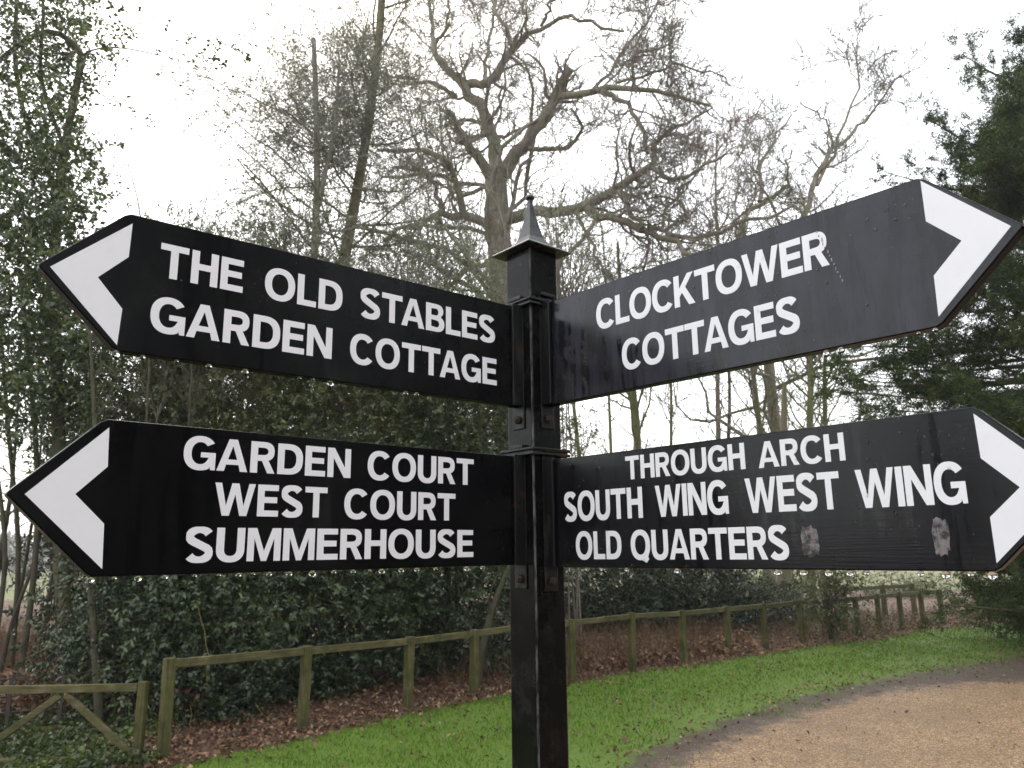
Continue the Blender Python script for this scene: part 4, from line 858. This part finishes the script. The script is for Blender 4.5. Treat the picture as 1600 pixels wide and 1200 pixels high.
# ------------------------------------------------------------------ ivy-clad tree at the left edge
def ivy_tree():
    d = 9.9
    lm = [([(122, 1060), (108, 1012), (93, 962), (88, 900), (96, 760), (88, 560), (80, 400), (92, 260), (102, 190), (128, 130), (130, 85)], .075, .035),
          ([(130, 90), (110, 60), (75, 42), (40, 62), (0, 92), (-40, 130)], .035, .02),
          ([(130, 85), (150, 72), (200, 75), (255, 88), (310, 99)], .010, .004), ([(310, 99), (340, 88), (372, 68)], .004, .002),
          ([(92, 300), (40, 200), (20, 90), (30, -40)], .03, .02), ([(84, 480), (20, 380), (-30, 280)], .03, .02), ([(96, 220), (60, 120), (70, 10), (60, -60)], .022, .015),
          ([(27, 1075), (38, 1012), (55, 912), (62, 780), (50, 600), (30, 420)], .03, .02), ([(-10, 1100), (20, 960), (57, 880), (75, 740)], .022, .012), ([(18, 1060), (22, 960), (35, 880), (15, 700), (0, 500)], .026, .018),
          ([(50, 1050), (75, 955), (85, 860), (120, 760)], .014, .008), ([(-10, 1010), (0, 960), (12, 860), (-10, 700)], .025, .018),
          ([(114, 325), (150, 332), (182, 342), (230, 352)], .006, .003)]
    Ls = np.array([resample((toground if p[0][1] > 1000 else list)([at(x, y, d + q_) for q_ in [0 if i < 4 or i == 12 else rng.uniform(-.2, .7)] for x, y in p]), 12) for i, (p, a, b) in enumerate(lm)]); Rs = np.array([np.linspace(a, b, 12) for p, a, b in lm]) * 1.35
    P1, r1 = grow(Ls[[0, 1, 4, 5, 6, 7, 9]], Rs[[0, 1, 4, 5, 6, 7, 9]], 26, .65, (30, 80), .3, 0.02, 7, .35, .3, .4, absL=True); r1 = np.clip(r1, .003, .010)
    P2, r2 = grow(P1, r1, 4, .5, (30, 70), .3, -.05, 5, .2, .6, .5); r2 = np.maximum(r2, .002)
    # ivy leaves: clumps in a column round the stems
    K = []
    for _ in range(4000):
        x = rng.normal(66, 66); y = rng.uniform(-60, 700); lim = 150 + 22 * math.sin(y / 37) + (12 if y < 150 else 0) + (40 if 480 < y < 700 else 0)
        if x > lim or (y < 200 and rng.random() < .45) or (y > 600 and rng.random() < (y - 600) / 110): continue
        K.append(at(x, y, d + rng.normal(0, .42)))
    for x, y, m_ in ((372, 68, 5), (362, 78, 5), (345, 85, 5), (310, 72, 5), (325, 88, 3), (200, 50, 7), (190, 90, 5), (257, 75, 3), (258, 118, 3), (192, 158, 2), (185, 100, 4), (140, 210, 4), (165, 280, 5), (185, 230, 2), (235, 8, 4), (390, 125, 4), (225, 190, 2)):
        for _ in range(m_ // 2 + 1): K.append(at(x + rng.normal(0, 9), y + rng.normal(0, 6), d + .1))
    K = np.array(K); K = np.repeat(K, 2, 0) + rng.normal(size=(len(K) * 2, 3)) * .07; n = len(K)
    lone = sprigs('crown', K, rdir(n, -.25, .8), 6, .22, .066, .33)
    base = at(88, 1060, d); base[2] = 0
    return tree('ivy_clad_tree', 'ivy covered tree with arching limb filling the left edge', 'tree', tuple(base), None, [('trunk', cat_mesh('trunk', [tubes(Ls, Rs, 8)]), m_dark, True, None), ('vines', cat_mesh('vines', [tubes(P1, r1, 4), tubes(P2, r2, 3)]), m_green, True, 'stuff'), ('crown', lone, m_ivy, False, 'stuff')])
ivy_tree()
slim('dark slim trunk with rusty bark standing behind the wooden gate', [(158, 1128), (150, 1040), (140, 900), (150, 700), (140, 500)], 8.2, .045, m_dark, m_dark, 14, .8, None, .2, .1, .003, .3, 3)
slim('crooked young trunk behind the first fence post bay', [(306, 1118), (305, 1000), (318, 960), (345, 905), (350, 800)], 9.0, .034, m_brown, m_dark, 8, .6, None, .2, .1, .003, .3, 3)
slim('dark leaning trunk beside the fourth fence post', [(742, 1085), (755, 1000), (775, 930), (800, 880), (810, 800)], 10.3, .06, m_dark, m_dark, 10, .8, None, .2, .1, .003, .3, 3)
slim('thick brown mossy trunk seen below the lower right board', [(1222, 960), (1226, 900), (1224, 700), (1226, 600)], 19, .22, m_brown, m_brown, 4, .6, None, .2, .1, .004, .3, 3)
for i, (x0, x1, r) in enumerate(((-30, 20, .05), (12, 60, .035), (60, 110, .03), (95, 70, .025))):
    slim(['thick stem leaning in the bright patch at the left edge', 'second dark stem from the left edge in the bright patch', 'third dark stem from the left edge in the bright patch', 'thin stem nearest the lower left arrow tip'][i], [(x0, 1050), ((x0 + x1) / 2, 900), (x1, 760), (x1 + 10, 600)], 11 + i * .7, r, m_dark, m_dark, 16, 1.0, 'dark stems at the left edge', .2, .1, .003, .2, 4)

# ------------------------------------------------------------------ the yew on the right
def yew():
    d = 13.5; base = at(1690, 980, d); base[2] = 0; tr = resample([base, at(1690, 700, d), at(1710, 350, d), at(1760, 40, d)], 14)
    tips = [(1380, 268), (1445, 182), (1512, 90), (1592, 46), (1640, 20), (1470, 300), (1400, 330), (1292, 540), (1330, 600), (1370, 640), (1350, 690), (1420, 560), (1450, 480), (1400, 720), (1400, 780), (1470, 840), (1500, 420), (1430, 610), (1520, 250), (1540, 180), (1310, 650), (1305, 610), (1330, 570), (1340, 560), (1380, 540), (1300, 590), (1370, 590), (1420, 520), (1390, 680), (1340, 640), (1420, 800)]
    Ls = []
    for x, y in tips:
        T = at(x, y, d + rng.uniform(-.9, .9)); zf = np.clip((T[2] - (.0 if y < 350 else .3)) - (.9 if y < 450 else -.25), .3, 12); S0 = np.array([max(tr[0][0] + .05, T[0] + .6), d, zf])
        Mid = (S0 + T) / 2 + np.array([0, 0, -.15]); Ls.append(resample([S0, Mid, T], 10))
    for _ in range(190):
        x = rng.uniform(1450, 1800); y = rng.uniform(20, 960); edge = np.interp(y, [20, 60, 180, 300, 450, 560, 640, 960], [1720, 1660, 1530, 1450, 1430, 1430, 1400, 1440]); x = max(x, edge + rng.uniform(5, 60))
        T = at(x, y, d + rng.uniform(-2.2, 1.8)); S0 = np.array([max(tr[0][0] + .05, T[0] + .5), d, np.clip(T[2] - rng.uniform(.2, 1.0), .2, 12)]); Ls.append(resample([S0, (S0 + T) / 2, T], 10))
    Ls = np.array(Ls); Rs = np.linspace(.035, .008, 10)[None].repeat(len(Ls), 0)
    P1, r1 = grow(Ls, Rs, 12, .62, (25, 60), .16, .05, 7, .2, .4, .4, absL=True, flat=.5)
    P2, r2 = grow(P1, r1, 6, .30, (30, 65), .15, .02, 5, .15, .5, .5, absL=True, flat=.4)
    Pm = np.concatenate([resample(p, 5)[None] for p in P1]); A_ = np.concatenate([P2, Pm])
    lv = leaf_on(A_, 34, .02, .072, .115, .12, .05, .6)
    return tree('yew_tree', 'dense dark green yew with feathery upswept branches at the right edge', 'tree', tuple(base), None, [('trunk', cat_mesh('trunk', [tubes(tr[None], np.linspace(.28, .1, 14)[None], 10)]), m_dark, True, None), ('limbs', cat_mesh('limbs', [tubes(Ls, Rs, 5), tubes(P1, r1, 3)]), m_dark, True, 'stuff'), ('crown', leaves_mesh('crown', *lv), m_yew, False, 'stuff')])
yw = yew()
pbush('yew_bush', 'black green bush at the foot of the yew on the lawn edge', 'bush', 1606, 890, 14.8, 116, 105, 380, per=70, size=.06, mat=m_yew, spread=.2, wr=.2)

# ------------------------------------------------------------------ undergrowth
def stalks(name, label, cat, n, x0, x1, y0, y1, h, mat, r=.003, lean=.35):
    a, b = gnd(x0, y1), gnd(x1, y0); X = rng.uniform(x0, x1, n); Y = rng.uniform(y0, y1, n); B_ = np.array([gnd(x, y) for x, y in zip(X, Y)]); B_ = B_[~above(B_[:, :2] - [0, .35], lawn_far)]; n = len(B_)
    D = rdir(n, 0, .2) * lean; D[:, 2] = 1; D /= np.linalg.norm(D, axis=1)[:, None]; H = h * rng.uniform(.3, 1.15, n)
    P = np.empty((n, 5, 3)); P[:, 0] = B_
    for q in range(1, 5): D = D + rng.normal(size=(n, 3)) * .12; D[:, 2] -= .05; D /= np.linalg.norm(D, axis=1)[:, None]; P[:, q] = P[:, q - 1] + D * (H / 4)[:, None]
    Rr = np.linspace(r, r * .4, 5)[None].repeat(n, 0); V1, Q1 = tubes(P, Rr, 3)
    P2, r2 = grow(P, Rr, 3, .4, (30, 70), .2, -.05, 4, .3, .7, .5); V2, Q2 = tubes(P2, np.maximum(r2, .001), 3)
    me = cat_mesh(name, [(V1, Q1), (V2, Q2)]); o = link(name, me, mat, None); tag(o, label, cat, kind='stuff')
stalks('dead_stalks', 'tangle of dead bracken stalks behind the fence right of the post', 'undergrowth', 1500, 880, 1140, 985, 1062, .55, m_straw, .004)
stalks('dead_bracken', 'brown dead bracken behind the iron railing on the left', 'undergrowth', 3200, -160, 290, 985, 1090, .75, m_straw, .0035)
stalks('bramble_stems', 'brown bramble stems behind the fence left of the post', 'undergrowth', 500, 690, 880, 1010, 1080, .5, m_straw, .003)
stalks('far_bramble', 'brown brambles behind the far fence posts', 'undergrowth', 700, 1180, 1460, 960, 1000, .35, m_straw, .005)
def carpet(name, label, cat, n, box, size, mat, h=.12):
    X = rng.uniform(box[0], box[1], n); Y = rng.uniform(box[2], box[3], n); C = np.array([gnd(x, y) for x, y in zip(X, Y)]); C = C[~above(C[:, :2] - [0, .2], lawn_far)]
    k = noi(C[:, :2], 2.3) > -.55; C = C[k]; n = len(C); C[:, 2] += rng.uniform(.01, h, n); s = size * rng.uniform(.6, 1.3, n)
    o = link(name, leaves_mesh(name, C, rdir(n, .1, .6), rdir(n, 1.0, .6), s, s * .36), mat); tag(o, label, cat, kind='stuff')
carpet('ground_ivy', 'ivy and bramble leaves covering the ground behind the gate', 'ground cover', 9000, (-160, 250, 1120, 1230), .05, m_ivy)
carpet('bracken_litter', 'dead bracken fronds lying behind the fence left of the gate', 'undergrowth', 14000, (-200, 320, 1000, 1135), .075, m_litter, .35)
carpet('bank_litter', 'russet dead leaves heaped behind the fence right of the post', 'undergrowth', 9000, (860, 1180, 985, 1062), .075, m_litter, .18)
carpet('bramble_leaves', 'bramble leaves low behind the far fence posts', 'ground cover', 3000, (1130, 1480, 965, 1002), .05, m_holly2, .16)

# far hedge rows and fields at the horizon
def far_wood(name, label, x0, x1, d, h, n, size, mat):
    xs = rng.uniform(x0, x1, n); C = np.stack([xs, d + rng.normal(0, 2.5, n), rng.random(n) ** .8 * h * (1 + .25 * np.sin(xs * .35) + .15 * np.sin(xs * .9))], 1)
    s = size * rng.uniform(.5, 1.2, n); o = link(name, leaves_mesh(name, C, rdir(n, .3), rdir(n), s, s * .35), mat); tag(o, label, 'woodland', kind='stuff')
m_far = leaf_mat('distant_hedge', [(.26, .25, .22), (.34, .32, .28), (.40, .38, .33)], .9, 0, .1, .2)
far_wood('distant_hedgerow', 'pale distant hedgerow across the fields at the horizon', -130, 110, 95, 4.0, 42000, .9, m_far)

# trees standing round the drive out of the picture, mirrored in the wet boards
def copy_tree(o, loc, rz, sc_, label):
    c = o.copy(); COL.objects.link(c); c.location = loc; c.rotation_euler = (0, 0, rz); c.scale = (sc_,) * 3; c['label'] = label
    for ch in list(o.children):
        k = ch.copy(); COL.objects.link(k); k.parent = c
    return c
for i, (x, y, rz, s) in enumerate(((13, 5.5, .6, 1.2), (15, -1, 2.0, 1.3), (13, -8, 3.5, 1.2), (6, -17, 4.4, 1.2))):
    c = copy_tree(yw, (x, y, 0), rz, s, 'dark yew out of view to the right, mirrored in the left boards'); c['group'] = 'yews mirrored in the left boards'
for i, (x, y, rz, s) in enumerate(((-15, -7, 1.6, .42), (-17, -1, 2.6, .45), (-13, -12, 5.5, .4))):
    c = copy_tree(yw, (x, y, 0), rz, s, 'low yew out of view to the left, mirrored in the right boards'); c['group'] = 'yews mirrored in the right boards'

# ------------------------------------------------------------------ drizzly air
M = N('drizzle_haze'); M.t.nodes.remove(M.b); pv = M.n('ShaderNodeVolumePrincipled'); pv.inputs['Density'].default_value = HAZE; pv.inputs['Color'].default_value = (.97, .98, 1, 1); pv.inputs['Anisotropy'].default_value = .3
M.l(pv.outputs[0], M.o.inputs['Volume'])
hz = link('haze', mesh_py('haze', *box_data(-160, 160, -60, 170, -1.3, 24)), M.m); tag(hz, kind='stuff')
